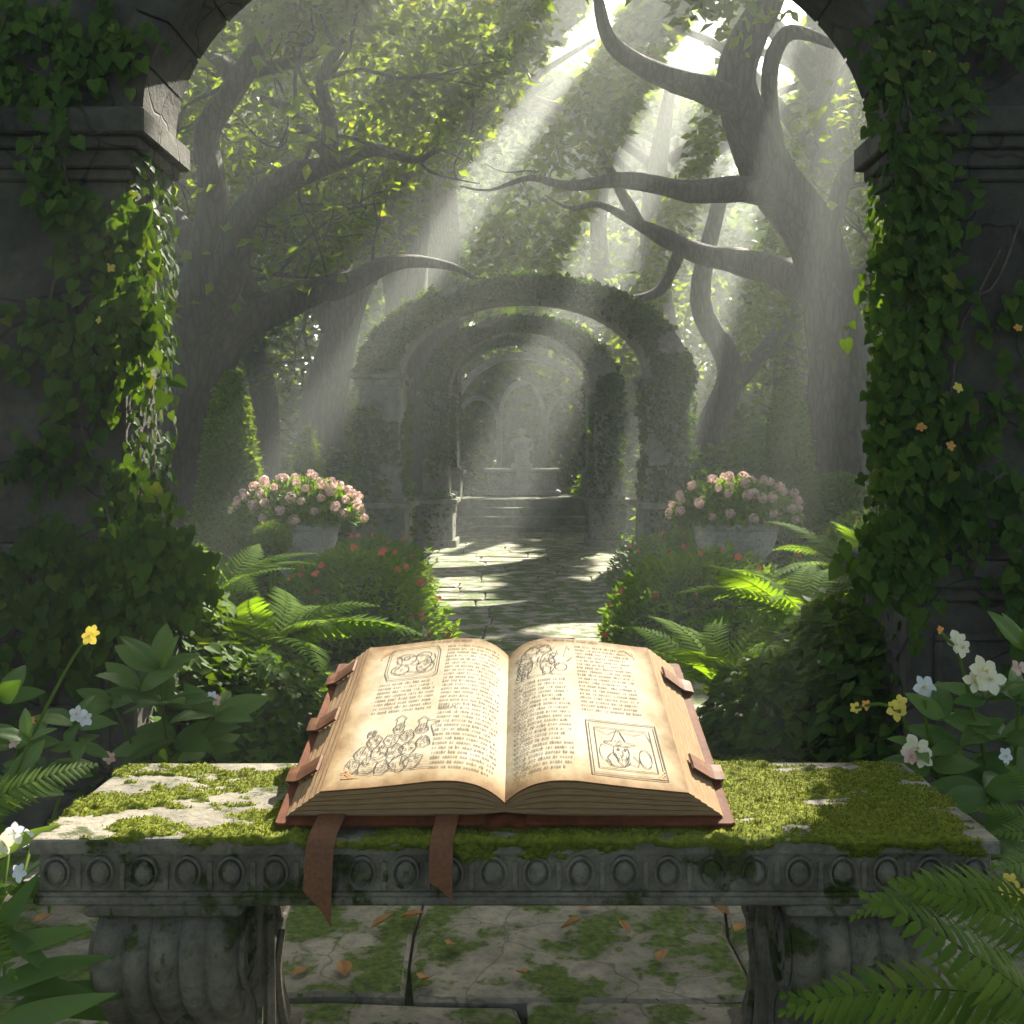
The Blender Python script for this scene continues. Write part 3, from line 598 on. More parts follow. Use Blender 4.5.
# ---- printed marks: pen strokes laid on the page surface
class Pen:
    def __init__(s, side): s.b = MB(); s.s = side; s.k = 0
    def line(s, pts, wd=.0009):
        P = [np.array(p, float) for p in pts]; Q = []
        for p, q in zip(P[:-1], P[1:]):
            m_ = max(1, int(np.linalg.norm((q-p)*[PW, .438])/.006)); Q += [p+(q-p)*i/m_ for i in range(m_)]
        Q.append(P[-1]); L = []; Rr = []; s.k += 1; off = .0009+.00002*(s.k % 5)
        for i, p in enumerate(Q):
            d = (Q[min(i+1, len(Q)-1)]-Q[max(i-1, 0)])*[PW, .438]; l = math.hypot(*d) or 1; nx, ny = -d[1]/l*wd/2/PW, d[0]/l*wd/2/.438
            L.append(pg(s.s, p[0]+nx, p[1]+ny, off)); Rr.append(pg(s.s, p[0]-nx, p[1]-ny, off))
        s.b.quadgrid([L, Rr], flip=(s.s > 0))
    def ell(s, c, rx, ry, a0=0, a1=6.2832, n=18, wd=.0009, rot=0):
        s.line([(c[0]+rx*math.cos(a)*math.cos(rot)-ry*math.sin(a)*math.sin(rot), c[1]+ry*math.sin(a)*math.cos(rot)+rx*.5*math.cos(a)*math.sin(rot)) for a in np.linspace(a0, a1, n)], wd)
    def box(s, a0, a1, b0, b1, wd=.0009): s.line([(a0, b0), (a1, b0), (a1, b1), (a0, b1), (a0, b0)], wd)
    def hatch(s, c, rx, ry, n, ang=.8, wd=.0006):
        for _ in range(n):
            a = rp.uniform(0, 6.28); r = math.sqrt(rp.random()); x, y = c[0]+rx*r*math.cos(a), c[1]+ry*r*math.sin(a); l = rp.uniform(.01, .025); aa = ang+rp.uniform(-.3, .3)
            s.line([(x, y), (x+l*math.cos(aa), y+l*.7*math.sin(aa))], wd)
rp = random.Random(9)
def text(pen, a0, a1, b0, b1, rows, ragged=True):
    m_ = pen.s                                               # reading direction: left to right in the world
    for r in range(rows):
        yb = b1-(b1-b0)*r/max(1, rows-1); end = a1-(rp.uniform(0, .06) if ragged and rp.random() < .3 else 0)
        x = 0; W_ = (end-a0)
        while x < W_-.01:
            wl_ = rp.randint(2, 6)
            for _ in range(wl_):
                if x > W_-.01: break
                A = (a0+x) if m_ > 0 else (a1-x); sg = 1 if m_ > 0 else -1
                h = rp.choice([.011, .012, .012, .017]); k = rp.random()
                if k < .35: pen.line([(A, yb), (A, yb+h)], .0010); pen.line([(A+sg*.006, yb), (A+sg*.006, yb+.010)], .0009)
                elif k < .7: pen.line([(A, yb+.001), (A, yb+.010), (A+sg*.006, yb+.011), (A+sg*.007, yb+.001)], .0009)
                else: pen.line([(A, yb+.010), (A+sg*.003, yb+.0005), (A+sg*.007, yb+.009)], .0010)
                x += .0145
            x += .011
# left page
L = Pen(-1)
text(L, .05, .42, .07, .93, 31); text(L, .47, .84, .46, .665, 8)
text(L, .25, .55, .975, .975, 1)
L.line([(.47, .72), (.47, .91), (.50, .955), (.80, .955), (.83, .91), (.83, .76), (.80, .70), (.50, .70), (.47, .72)], .0014)
L.line([(.485, .73), (.485, .905), (.51, .94), (.79, .94), (.815, .905), (.815, .765), (.79, .715), (.51, .715), (.485, .73)], .0007)
for (c, rx, ry, a0, a1, rt) in (((.70, .86), .07, .045, 0, 6.3, .3), ((.62, .82), .10, .07, .5, 5.2, .2), ((.56, .79), .06, .05, 0, 6.3, 0), ((.73, .78), .06, .035, 2, 7.5, 0), ((.66, .77), .11, .04, 3, 6.2, .1), ((.58, .88), .05, .03, 0, 4.5, 0), ((.70, .87), .02, .014, 0, 6.3, 0), ((.64, .83), .03, .02, 0, 5, .5), ((.76, .84), .03, .05, 1, 5, 0), ((.53, .85), .03, .04, 2, 6, 0)): L.ell(c, rx, ry, a0, a1, rot=rt, wd=.0013)
L.hatch((.64, .82), .14, .09, 70); L.hatch((.56, .79), .05, .04, 20, 2)
# rocky creature castle at the lower left
for (c, r) in (((.86, .13), .05), ((.78, .12), .055), ((.69, .11), .05), ((.60, .12), .055), ((.52, .13), .05), ((.82, .20), .05), ((.73, .20), .05), ((.64, .19), .055), ((.56, .21), .05), ((.48, .24), .045), ((.77, .27), .045), ((.67, .27), .05), ((.58, .29), .045), ((.50, .32), .04), ((.64, .34), .04), ((.80, .32), .03)):
    pg_ = [(c[0]+r*rp.uniform(.75, 1.2)*math.cos(a), c[1]+r*.85*rp.uniform(.75, 1.2)*math.sin(a)) for a in np.linspace(0, 6.283, 8)[:-1]]; L.line(pg_+[pg_[0]], .0013); L.hatch(c, r*.8, r*.6, 16, rp.uniform(.3, 2.4), .0008)
    for q in (0, 2, 4): L.line([pg_[q], (c[0]+rp.uniform(-.01, .01), c[1]+rp.uniform(-.01, .01))], .0008)
for (x, y) in ((.64, .37), (.50, .345)):
    L.line([(x-.025, y), (x-.022, y+.025), (x-.035, y+.035), (x, y+.06), (x+.035, y+.035), (x+.022, y+.025), (x+.025, y)], .0014)
L.line([(.42, .27), (.45, .34), (.40, .36), (.47, .38)], .0013); L.line([(.92, .09), (.40, .08)], .0012); L.hatch((.67, .09), .25, .02, 40, 0)
text(L, .30, .42, .455, .455, 1)
# right page
Rg = Pen(1)
text(Rg, .05, .40, .07, .655, 21); text(Rg, .47, .84, .45, .93, 18); text(Rg, .28, .66, .975, .975, 1)
for (c, rx, ry, a0, a1, rt) in (((.20, .88), .11, .06, .2, 3.4, 0), ((.20, .86), .13, .05, 2.8, 6.4, 0), ((.12, .80), .05, .07, 0, 6.3, 0), ((.27, .79), .05, .08, 0, 6.3, 0), ((.17, .91), .05, .03, 0, 6.3, 0), ((.26, .91), .04, .03, 0, 6.3, 0), ((.32, .82), .04, .05, 1, 5.6, 0), ((.36, .76), .04, .03, 0, 6.3, 0), ((.09, .74), .03, .025, 0, 6.3, 0), ((.22, .93), .07, .02, 0, 3.2, 0)): Rg.ell(c, rx, ry, a0, a1, rot=rt, wd=.0014)
for x in (.10, .14, .24, .29): Rg.line([(x, .76), (x-.005, .71), (x+.015, .70)], .0016)
Rg.line([(.38, .84), (.41, .93), (.43, .90)], .0012); Rg.line([(.40, .80), (.44, .84)], .0012); Rg.line([(.05, .70), (.42, .70)], .001); Rg.hatch((.20, .85), .15, .10, 90, 1.2, .0009); Rg.hatch((.12, .79), .045, .05, 30, 2, .001); Rg.hatch((.28, .79), .05, .06, 30, .4, .001)
Rg.box(.48, .90, .05, .385, .0018); Rg.box(.495, .885, .063, .372, .0009); Rg.box(.525, .855, .092, .343, .0014)
Rg.ell((.64, .15), .07, .04, 3.3, 6.1, wd=.0013)
Rg.line([(.57, .255), (.62, .265), (.655, .33), (.675, .325), (.70, .265), (.76, .25), (.70, .235), (.62, .235), (.57, .255)], .0016)
Rg.ell((.665, .20), .045, .05, 2.6, 6.9, wd=.0013); Rg.ell((.65, .215), .006, .006, wd=.002, n=6); Rg.ell((.69, .215), .006, .006, wd=.002, n=6); Rg.line([(.67, .21), (.676, .19), (.666, .188)], .001)
Rg.line([(.63, .19), (.64, .14), (.67, .11), (.70, .145), (.71, .19)], .0013); Rg.hatch((.67, .15), .03, .03, 22, 1.6); Rg.line([(.60, .12), (.58, .16), (.61, .19), (.63, .17)], .0013); Rg.line([(.70, .13), (.75, .12), (.76, .15), (.73, .18)], .0013)
Rg.ell((.80, .17), .035, .055, wd=.0013); Rg.hatch((.665, .25), .05, .02, 20); Rg.ell((.57, .19), .03, .05, 1, 5, wd=.001); Rg.line([(.53, .33), (.60, .30), (.66, .335), (.76, .31), (.83, .335), (.85, .28)], .001); Rg.hatch((.60, .12), .05, .02, 15, 0)
L.b.child('print', M['ink'], book); Rg.b.child('print', M['ink'], book)
for s in (-1, 1):
    for (ax, by, sx, sy) in ((.90, .06, -1, 1), (.88, .95, -1, -1)):
        G = Pen(s)
        k = .07; G.line([(ax, by), (ax+sx*k*1.3, by)], .0020); G.line([(ax, by), (ax, by+sy*k)], .0020)
        for q in (.25, .5, .75): G.ell((ax+sx*k*q*.6, by+sy*k*(1-q)*.6), .012, .010, 0, 5.2, 8, .0018); G.line([(ax+sx*k*q*1.2, by), (ax, by+sy*k*q)], .0013)
        G.b.child('corner_ornament', M['gilt'], book)
# wooden rest under the rear of the book
rest = thing('book_rest', (BKX, 1.72, BZ), 'low wooden wedge propping up the back of the open book', 'book rest')
b = MB(); pz = lambda v, dn: bk(0, v, 0)[2]-dn
for x in (-.19, .15):
    ya, yb = bk(0, .10, 0)[1], bk(0, .325, 0)[1]; za, zb = pz(.10, .0045), pz(.325, .0045)
    A = [(ya, BZ+.004), (yb, BZ+.004), (yb, zb), (ya, za)]
    b.poly([(x, p[0], p[1]) for p in A], True); b.poly([(x+.025, p[0], p[1]) for p in A]); b.quadgrid([[(x, *p) for p in A], [(x+.025, *p) for p in A]], closed=True)
b.box(-.165, .15, 1.74, 1.76, BZ+.006, BZ+.03, .002); b.child('frame', M['wood'], rest)

# ------------------------------------------------------------------ garden arches, steps, fountain, arcade
LEAF = T_rhomb(); LEAFW = T_rhomb(.8, .15)
def garden_arch(Y, xi, xo, spr, rise, dp, ped, label, ivyn, seed, cx=0.0, sz=.05):
    a = thing('garden_arch', (cx, Y, 0), label, 'arch', 'stone arches along the path')
    tb_ = xo-xi
    for s in (-1, 1):
        p = MB(); X = sorted((cx+s*xi, cx+s*xo)); p.box(X[0], X[1], Y, Y+dp, ped, spr-.05, .01)
        for z0, z1, e in ((spr-.10, spr-.04, .03), (spr-.04, spr, .06)): p.box(X[0]-e, X[1]+e, Y-e, Y+dp+e, z0, z1, .008)
        p.child('pillar', M['far'], a)
        q = MB()
        for z0, z1, e in ((0, .10, .09), (.10, ped-.08, .05), (ped-.08, ped-.03, .10), (ped-.03, ped+.01, .04)): q.box(X[0]-e, X[1]+e, Y-e, Y+dp+e, z0, z1, .008)
        q.child('pedestal', M['far'], a)
    r = MB(); n = 40; rows = []
    for (ra, rz, yy) in ((xi, rise, Y), (xo, rise+tb_*.5, Y), (xo, rise+tb_*.5, Y+dp), (xi, rise, Y+dp)):
        rows.append([(cx-ra*math.cos(math.pi*i/n), yy, spr+rz*math.sin(math.pi*i/n)) for i in range(n+1)])
    r.quadgrid(rows+[rows[0]], flip=True); r.child('arch_ring', M['far'], a)
    R.seed(seed); t = R.uniform(0, math.pi, ivyn); P = []; 
    k = R.uniform(.10, 1.08, ivyn); cov = R.uniform(size=ivyn)
    ra = xi+tb_*k; rz = rise+tb_*.5*k; P = np.stack([cx-ra*np.cos(t), Y-.03+R.uniform(-.05, .0, ivyn)+(k > .97)*R.uniform(0, dp+.05, ivyn), spr+rz*np.sin(t)+R.normal(size=ivyn)*.02], 1)
    m = int(ivyn*.28); sg = R.choice([-1, 1], m); z = spr*R.uniform(0, 1, m)**.6; inn = R.uniform(size=m) < .35
    P2 = np.stack([cx+sg*np.where(inn, xi-.03, xi+tb_*R.uniform(0, 1.1, m)), np.where(inn, Y+R.uniform(0, dp, m), Y-.05+R.uniform(-.05, .02, m)), z], 1)
    P = np.vstack([P, P2]); keep = np.array([mnoise.noise(Vector(p*2.3)) > -.22 for p in P]); P = P[keep]; n = len(P)
    iv = thing('climbing_ivy', (cx, Y, 0), label.replace('stone arch', 'ivy draped over the stone arch').replace('mossy ', ''), 'ivy', 'ivy on the garden arches')
    leaves('foliage', LEAFW, P, rdir(n, .6, .9), rdir(n)+np.array([0, -1, .6]), R.uniform(.7, 1.3, n)*sz, M['ivy'], iv)
garden_arch(8.8, 1.0, 1.33, 1.62, .62, .55, .62, 'nearest and widest mossy stone arch over the paved path', 12000, 41, .02)
garden_arch(11.3, .76, 1.02, 1.62, .66, .5, .55, 'mossy stone arch standing second along the paved path', 7500, 42, .0)
garden_arch(14.9, .88, 1.08, 1.95, .55, .4, .8, 'smallest mossy stone arch at the top of the steps', 3500, 43, .0)
st = thing('stone_steps', (0, 13.4, 0), 'broad flight of stone steps rising to the fountain at the path end', 'steps')
for k in range(4):
    b = MB(); b.box(-.85+.03*k, .85-.03*k, 13.4+k*.30, 13.4+(k+1)*.30+.02, -.02, .1*(k+1), .012); b.child('step', M['far'], st)
for s in (-1, 1):
    b = MB(); X = sorted((s*.86, s*1.15)); b.box(X[0], X[1], 13.2, 14.7, -.02, .5, .02); b.child('side_wall', M['far'], st)
b = MB(); b.box(-6, 6, 14.62, 24, -.05, .39, .02); meta(b.build('terrace', M['flag']), kind='structure')
fo = thing('garden_fountain', (0, 16.2, .39), 'pale stone basin with a draped figure on top above the steps', 'fountain')
b = MB(); b.box(-.56, .56, 15.7, 16.7, .385, .47, .02); b.box(-.50, .50, 15.76, 16.64, .47, .72, .015)
for x0, x1 in ((-.44, -.12), (.12, .44)):
    for q in ((x0, x1, .66, .68), (x0, x1, .51, .53), (x0, x0+.02, .531, .659), (x1-.02, x1, .531, .659)): b.box(q[0], q[1], 15.745, 15.762, q[2], q[3], .003)
b.box(-.09, .09, 15.70, 15.77, .45, .80, .01); b.box(-.56, .56, 15.70, 16.70, .72, .78, .02); b.child('basin', M['urn'], fo)
b = MB(); b.lathe([(.001, .78), (.16, .78), (.16, .84), (.11, .87), (.10, .93), (.001, .93)], (0, 16.2, 0), 20); b.child('plinth', M['urn'], fo, True)
b = MB(); b.lathe([(.10, .93), (.12, .97), (.105, 1.03), (.095, 1.09), (.115, 1.15), (.125, 1.19), (.09, 1.225), (.035, 1.24), (.032, 1.26), (.05, 1.28), (.058, 1.31), (.05, 1.345), (.02, 1.365), (.001, 1.366)], (0, 16.2, 0), 20)
for s in (-1, 1): b.tube([(s*.10, 16.2, 1.20), (s*.15, 16.17, 1.13), (s*.12, 16.08, 1.06), (s*.03, 16.05, 1.08)], [.034, .030, .025, .022], 8)
b.child('statue', M['urn'], fo, True)
ar = thing('stone_arcade', (0, 18.2, .39), 'far stone arcade of three pointed arches behind the fountain', 'arcade')
def pointed(x0, x1, z0, zs, zt, Y, th, dp):
    b = MB(); c = (x0+x1)/2; n = 10
    def curve(e, y):
        pts = [(x0-e, y, z0)]
        for i in range(n+1): t = i/n; pts.append(((x0-e)+(c-x0+e)*(1-math.cos(t*math.pi/2)), y, zs+(zt+e-zs)*math.sin(t*math.pi/2)**.9))
        for i in range(n-1, -1, -1): t = i/n; pts.append((x1+e-(x1+e-c)*(1-math.cos(t*math.pi/2)), y, zs+(zt+e-zs)*math.sin(t*math.pi/2)**.9))
        pts.append((x1+e, y, z0)); return pts
    rows = [curve(0, Y), curve(th, Y), curve(th, Y+dp), curve(0, Y+dp)]; b.quadgrid(rows+[rows[0]], flip=True); b.child('pointed_arch', M['urn'], ar)
pointed(-1.05, -.42, .39, 1.35, 1.9, 18.2, .07, .3); pointed(-.34, .34, .39, 1.45, 2.15, 18.2, .07, .3); pointed(.42, 1.05, .39, 1.35, 1.9, 18.2, .07, .3)
pointed(-1.16, 1.16, .39, 1.35, 2.60, 18.35, .10, .35)
for s in (-1, 1):
    mound('flower_bed', ('left' if s < 0 else 'right')+' low clump of pale flowers beside the fountain basin', (s*1.0, 16.0, 0), (.38, .4, .75), 900, 50+s, 'shrub', (.05, .08), LEAFW, 'flowers')

# ------------------------------------------------------------------ trees
def branchlets(b, limb, n, rnd, ln=(.5, 1.3), r0=.03, ends=None, gen=1, up=.35):
    P = [Vector(p) for p in limb]
    for _ in range(n):
        k = rnd.randrange(len(P)//3, len(P)-1) if len(P) > 3 else 0; t = rnd.random(); p = P[k].lerp(P[k+1], t)
        base = (P[k+1]-P[k]).normalized(); d = (base*.5+Vector((rnd.gauss(0, 1), rnd.gauss(0, .8), rnd.gauss(up, .7)))).normalized()
        if gen > 0 and gap(np.array([tuple(p), tuple(p+d*.5)])).any(): continue
        L = rnd.uniform(*ln); pts = [p]; m_ = 5
        for i in range(m_): d = (d+Vector((rnd.gauss(0, .35), rnd.gauss(0, .35), rnd.gauss(.06, .3)))).normalized(); pts.append(pts[-1]+d*L/m_)
        if r0 > .004: b.tube(pts, [r0*(1-.8*i/m_) for i in range(m_+1)], 6, sub=2, cap=False)
        if gen > 0: branchlets(b, pts, 3, rnd, (ln[0]*.45, ln[1]*.5), r0*.5, ends, gen-1, up)
        if ends is not None: ends += [tuple(pts[-1]), tuple(pts[-2]), tuple(pts[-3])]
def crown(P0, per, spread, size, m, th, T=LEAF, cull=True, extra=None, keepfn=None):
    P0 = np.array(P0).reshape(-1, 3); n = len(P0)*per; P = np.repeat(P0, per, 0)+R.normal(size=(n, 3))*np.array([spread, spread, spread*.6])
    if extra is not None: P = np.vstack([P, extra])
    if cull: P = P[~gap(P)]
    if keepfn is not None: P = P[keepfn(P)]
    n = len(P); return leaves('crown', T, P, rdir(n, .5, .45), rdir(n)+np.array([0, 0, .8]), R.uniform(.6, 1.3, n)*size, M[m], th)
def blob_pts(blobs, rnd_seed, clump=14, csz=.16):
    R.seed(rnd_seed); out = []
    for (c, r, n) in blobs:
        m_ = max(1, n//clump); d = rdir(m_); rad = R.uniform(.25, 1, m_)**.5; C = np.array(c)+d*np.array(r)*rad[:, None]
        out.append(np.repeat(C, clump, 0)+R.normal(size=(m_*clump, 3))*np.array([csz, csz, csz*.55]))
    return np.vstack(out)
def tree(label, limbs, blobs, seed, nb=5, m='tree', bark='bark', sz=.085, r0=.03, ln=(.6, 1.5), per=10, group=None, cs=.16, rough=.17, name='garden_tree', bpart=None):
    rnd = random.Random(seed); R.seed(seed); base = limbs[0][0]; B = at(*base[:3]); th = thing(name, (B[0], B[1], 0), label, 'tree', group)
    b = MB(); ends = []
    for li, l in enumerate(limbs):
        pts = [at(*p[:3]) for p in l]; rad = [p[3]*p[2]/F for p in l]
        if li == 0: pts = [(pts[0][0], pts[0][1], -.1)]+pts; rad = [rad[0]*1.35]+rad
        b.tube(pts, rad, 14, rough, 5); branchlets(b, pts, nb if li else max(1, nb//2), rnd, ln, r0, ends)
    b.child('trunk', M[bark], th, True)
    ex = blob_pts([(at(px, py, Y), (rx*Y/F, ry_, rz*Y/F), n) for px, py, Y, rx, ry_, rz, n in blobs], seed+1, csz=cs) if blobs else None
    crown(ends, per, cs, sz, m, th, extra=ex)
    return th
Ltree = [[(184, 560, 8.2, 36), (182, 450, 8, 31), (190, 370, 7.9, 26), (202, 280, 7.8, 19), (213, 200, 7.8, 15), (206, 135, 7.8, 13), (236, 85, 7.7, 12), (266, 30, 7.6, 9), (276, -40, 7.5, 7)],
  [(196, 345, 7.9, 22), (228, 275, 7.7, 18), (246, 215, 7.6, 15), (288, 180, 7.5, 13), (332, 165, 7.4, 10), (372, 150, 7.3, 7), (415, 160, 7.2, 3.5), (440, 150, 7.2, 2), (462, 160, 7.2, .8)],
  [(188, 410, 8, 25), (232, 335, 8, 19), (290, 302, 8.1, 15), (350, 282, 8.3, 12), (400, 262, 8.5, 7), (450, 266, 8.8, 3.5), (480, 280, 8.9, 1.8), (505, 278, 9, .7)],
  [(328, 165, 7.4, 9), (330, 120, 7.4, 8), (322, 80, 7.3, 6), (345, 40, 7.2, 4)], [(238, 85, 7.7, 9), (215, 60, 7.8, 8), (178, 62, 8, 5)],
  [(252, 70, 7.7, 8), (300, 60, 7.6, 5), (345, 35, 7.5, 3)], [(206, 280, 7.8, 12), (180, 225, 8, 10), (150, 190, 8.2, 7)], [(330, 160, 7.4, 6), (290, 110, 7.5, 5), (262, 100, 7.6, 4)],
  [(256, 300, 8, 11), (242, 270, 8.2, 10), (238, 230, 8.4, 7)]]
tree('gnarled twisting tree on the left behind the ivy-clad pier', Ltree, [(300, 50, 9.9, 190, .5, 130, 2800), (180, 120, 9.9, 70, .5, 160, 1300), (400, 200, 10.0, 120, .5, 80, 1700), (290, -5, 7.4, 170, .5, 50, 1500), (300, 230, 10, 130, .4, 60, 900), (440, 90, 9.4, 90, .5, 90, 1700)], 61, 4, per=2, sz=.115, r0=.018)
Rtree = [[(856, 560, 8.5, 48), (852, 470, 8.5, 40), (840, 380, 8.5, 32), (828, 300, 8.5, 29), (812, 235, 8.5, 27), (775, 182, 8.4, 24), (752, 130, 8.3, 22), (737, 85, 8.2, 19), (748, 40, 8.1, 17), (772, -10, 8, 14), (795, -80, 8, 11)],
  [(745, 105, 8.2, 17), (705, 90, 8.1, 14), (655, 72, 8, 11), (612, 45, 7.9, 8), (598, 0, 7.9, 5)], [(800, 205, 8.4, 17), (748, 190, 8.3, 13), (690, 192, 8.2, 11), (630, 180, 8.1, 9), (570, 186, 8, 5), (530, 178, 8, 3), (490, 190, 8, 1.2), (460, 186, 8, .6)],
  [(826, 300, 8.6, 20), (788, 275, 9.0, 16), (740, 262, 9.4, 13), (690, 250, 9.5, 10), (640, 225, 9.5, 6), (600, 205, 9.4, 3.5), (570, 208, 9.4, 2), (545, 195, 9.4, .8)], [(826, 245, 8.4, 13), (838, 195, 8.4, 9), (852, 165, 8.4, 8), (876, 145, 8.3, 5)],
  [(835, 300, 8.5, 15), (866, 275, 8.4, 10), (905, 255, 8.3, 8)], [(780, 175, 8.3, 11), (770, 110, 8.3, 8), (772, 60, 8.2, 8), (792, 32, 8.2, 7), (835, 45, 8.1, 4)], [(640, 225, 9.5, 7), (620, 190, 9.5, 5), (600, 150, 9.4, 4)],
  [(680, 250, 9.5, 7), (660, 290, 9.5, 5), (628, 300, 9.5, 4)]]
tree('large spreading tree with a thick pale trunk on the right, sun behind it', Rtree, [(640, 120, 9.6, 130, .5, 130, 3600), (560, 60, 9.2, 120, .5, 110, 3000), (800, 215, 10, 90, .5, 70, 2000), (860, 130, 10, 40, .5, 60, 600), (620, -10, 7.6, 150, .5, 50, 1600), (560, 230, 9.9, 110, .4, 60, 1600), (700, 270, 10.2, 110, .4, 60, 1400)], 62, 4, per=2, sz=.115, r0=.018)
# trees further back, each with its own trunk
bgt = [
 ('slanting tree with a thick dark trunk between the left tree and the first arch', [[(318, 520, 12, 26), (322, 420, 12, 22), (345, 320, 12, 17), (380, 220, 12, 12), (400, 120, 12, 8)], [(340, 340, 12, 12), (300, 270, 12, 9), (270, 210, 12, 5)]], [(350, 180, 12.5, 150, 1.2, 130, 4600)]),
 ('leaning tree with forked trunk between the first arch and the right cone topiary', [[(700, 540, 12, 20), (708, 440, 12, 16), (730, 370, 12, 13), (700, 300, 12, 10), (720, 200, 12, 8)], [(720, 400, 12, 10), (765, 350, 12, 8), (800, 300, 12.4, 6)]], [(720, 260, 12.8, 150, 1.2, 130, 4600)]),
 ('slim tree rising behind the left cone topiary', [[(262, 530, 15, 16), (265, 400, 15, 13), (240, 300, 15, 10), (255, 200, 15, 7)]], [(230, 250, 15, 120, 1.5, 170, 4200)]),
 ('slim tree rising behind the right cone topiary', [[(800, 530, 15, 16), (790, 400, 15, 13), (815, 300, 15, 10), (800, 180, 15, 7)]], [(830, 290, 15, 120, 1.5, 160, 4200)]),
 ('tall tree over the middle of the garden left of the arcade', [[(400, 520, 20, 14), (412, 400, 20, 12), (450, 260, 20, 9), (440, 120, 20, 6)]], [(430, 250, 20, 150, 2, 230, 4800)]),
 ('tall tree over the middle of the garden right of the arcade', [[(655, 520, 20, 14), (650, 400, 20, 12), (600, 260, 20, 9), (610, 120, 20, 6)]], [(620, 260, 20, 150, 2, 230, 4800)]),
 ('far tree closing the view directly behind the arcade', [[(525, 500, 25, 14), (520, 400, 25, 11), (530, 280, 25, 8)]], [(525, 290, 25, 150, 2, 230, 4800)]),
 ('far tree at the left edge of the view behind the gnarled tree', [[(150, 520, 18, 16), (150, 400, 18, 13), (160, 250, 18, 9)]], [(150, 260, 18, 170, 2, 240, 4800)]),
 ('far tree at the right edge of the view behind the pale trunk', [[(900, 520, 18, 16), (905, 400, 18, 13), (890, 250, 18, 9)]], [(890, 320, 18, 150, 2, 200, 4200)]),
]
for i, (lb, lm, bl) in enumerate(bgt): tree(lb, lm, bl, 70+i, 3, m='tree' if i % 2 else 'tree2', bark='bark2', sz=.12 if i < 4 else .17, per=3, r0=.04, ln=(1, 2.2), cs=.28 if i < 4 else .4, group='trees behind the arches', rough=.08)
# tall trees added to shade the garden; crown gaps are cut where sunbeams fall
def tall(x, y, r, n, seed, label, z=8.2, th_=.9):
    R.seed(seed); rnd = random.Random(seed); t = thing('added_shade_tree', (x, y, 0), label, 'tree', 'added trees shading the garden'); b = MB(); ends = []
    tr = [(x, y, -.1), (x+rnd.uniform(-.3, .3), y, 2.5), (x+rnd.uniform(-.4, .4), y-.3, 5), (x, y-.5, 7.4)]; b.tube(tr, [.38, .27, .22, .10], 12, .1, 5)
    for k in range(5):
        a = rnd.uniform(0, 6.28); e = [(x, y-.3, 5+k*.3), (x+r*.4*math.cos(a), y-.4+r*.4*math.sin(a), 6.6+k*.1), (x+r*.8*math.cos(a), y+r*.8*math.sin(a), 7.6)]; b.tube(e, [.11, .07, .03], 7, .05, 3)
    b.child('trunk', M['bark2'], t, True)
    ex = blob_pts([((x, y, z), (r, r, th_), n)], seed, 12, .3)
    ex = ex[~gap(ex)]; k = len(ex); leaves('crown', LEAFW, ex, rdir(k, .4, .3), rdir(k)*.6+np.array([0, 0, 1]), R.uniform(.7, 1.2, k)*.27, M['tree'], t)
TALL = [(-3.6, 13.2, 3.2, 3600), (5.2, 12.6, 3.2, 3600), (-5.5, 18, 3.4, 3200), (7.0, 17.5, 3.4, 3600), (2.6, 19.8, 3.6, 3800), (-1.4, 17.6, 3.2, 3400), (9.6, 13.5, 3, 2600), (1.6, 14.2, 3.2, 3400), (8.4, 9.0, 3, 2600), (4.6, 16.2, 2.8, 2600), (-1.2, 13.4, 2.6, 2000), (9.8, 20, 3.4, 2800), (7.2, 23.5, 3.2, 2400), (4.6, 9.4, 2.6, 2200), (-4.6, 8.6, 2.4, 1800), (-4.2, .8, 2.8, 1800), (4.6, .6, 2.8, 1800), (-2.4, -4.2, 3.0, 1800), (3.2, -4.4, 3.0, 1800)]
WH = ['left of the garden beyond the gnarled tree', 'beyond the pale right trunk', 'at the far left of the terrace', 'at the far right of the terrace', 'behind the arcade on its right', 'behind the arcade on its left', 'out of view on the right side', 'just right of the third arch', 'off to the right near the archway', 'right of the third arch beyond the bushes', 'left of the path between the second and third arches', 'at the far right behind the terrace bushes', 'at the back right of the wood', 'to the right of the right pier beyond the urns', 'to the left of the left pier beyond the urns', 'beside the viewer on the left', 'beside the viewer on the right', 'behind the viewer on the left', 'behind the viewer on the right']
for i, (x, y, r, n) in enumerate(TALL):
    if i == 7: x, y = 3.9, 15.0
    if i == 10 + 1: x = -2.1
    n = int(n*2.3)
    tall(x, y, r, n, 90+i, 'added tall shade tree '+WH[i])
# far wood and undergrowth
R.seed(77); P = blob_pts([((x, 27+1.5*math.sin(x), 3.6), (2.4, 1.5, 3.6), 2200) for x in range(-17, 18, 3)]+[((x, 29.5, 2.6), (2.2, 1, 2.6), 1300) for x in range(-16, 18, 3)]+[((x, 31, 8.2), (3.0, 1.5, 3.4), 2400) for x in list(range(-16, 6, 3))+[13, 16]]+[((x, 36, 11.2), (3.0, 1.5, 4.6), 2600) for x in (-17, -13, -9, -5, -1, 3, 14.5, 18)]+[((8.5, 35, 8), (3.6, 1.5, 3.4), 2600), ((6, 36, 14.5), (1.6, 1.5, 1.6), 900)]+[((x, 37, 13), (2.4, 1.5, 2.8), 3200) for x in (-3, 0, 2.5, 5.2)], 78, 12, .4); n = len(P)
meta(leaves('woodland', LEAFW, P, rdir(n, .5, .4), rdir(n)+np.array([0, -.3, .6]), R.uniform(.7, 1.3, n)*.33, M['tree2']), 'distant wood of pale green leaves closing the garden', 'woodland', kind='stuff')
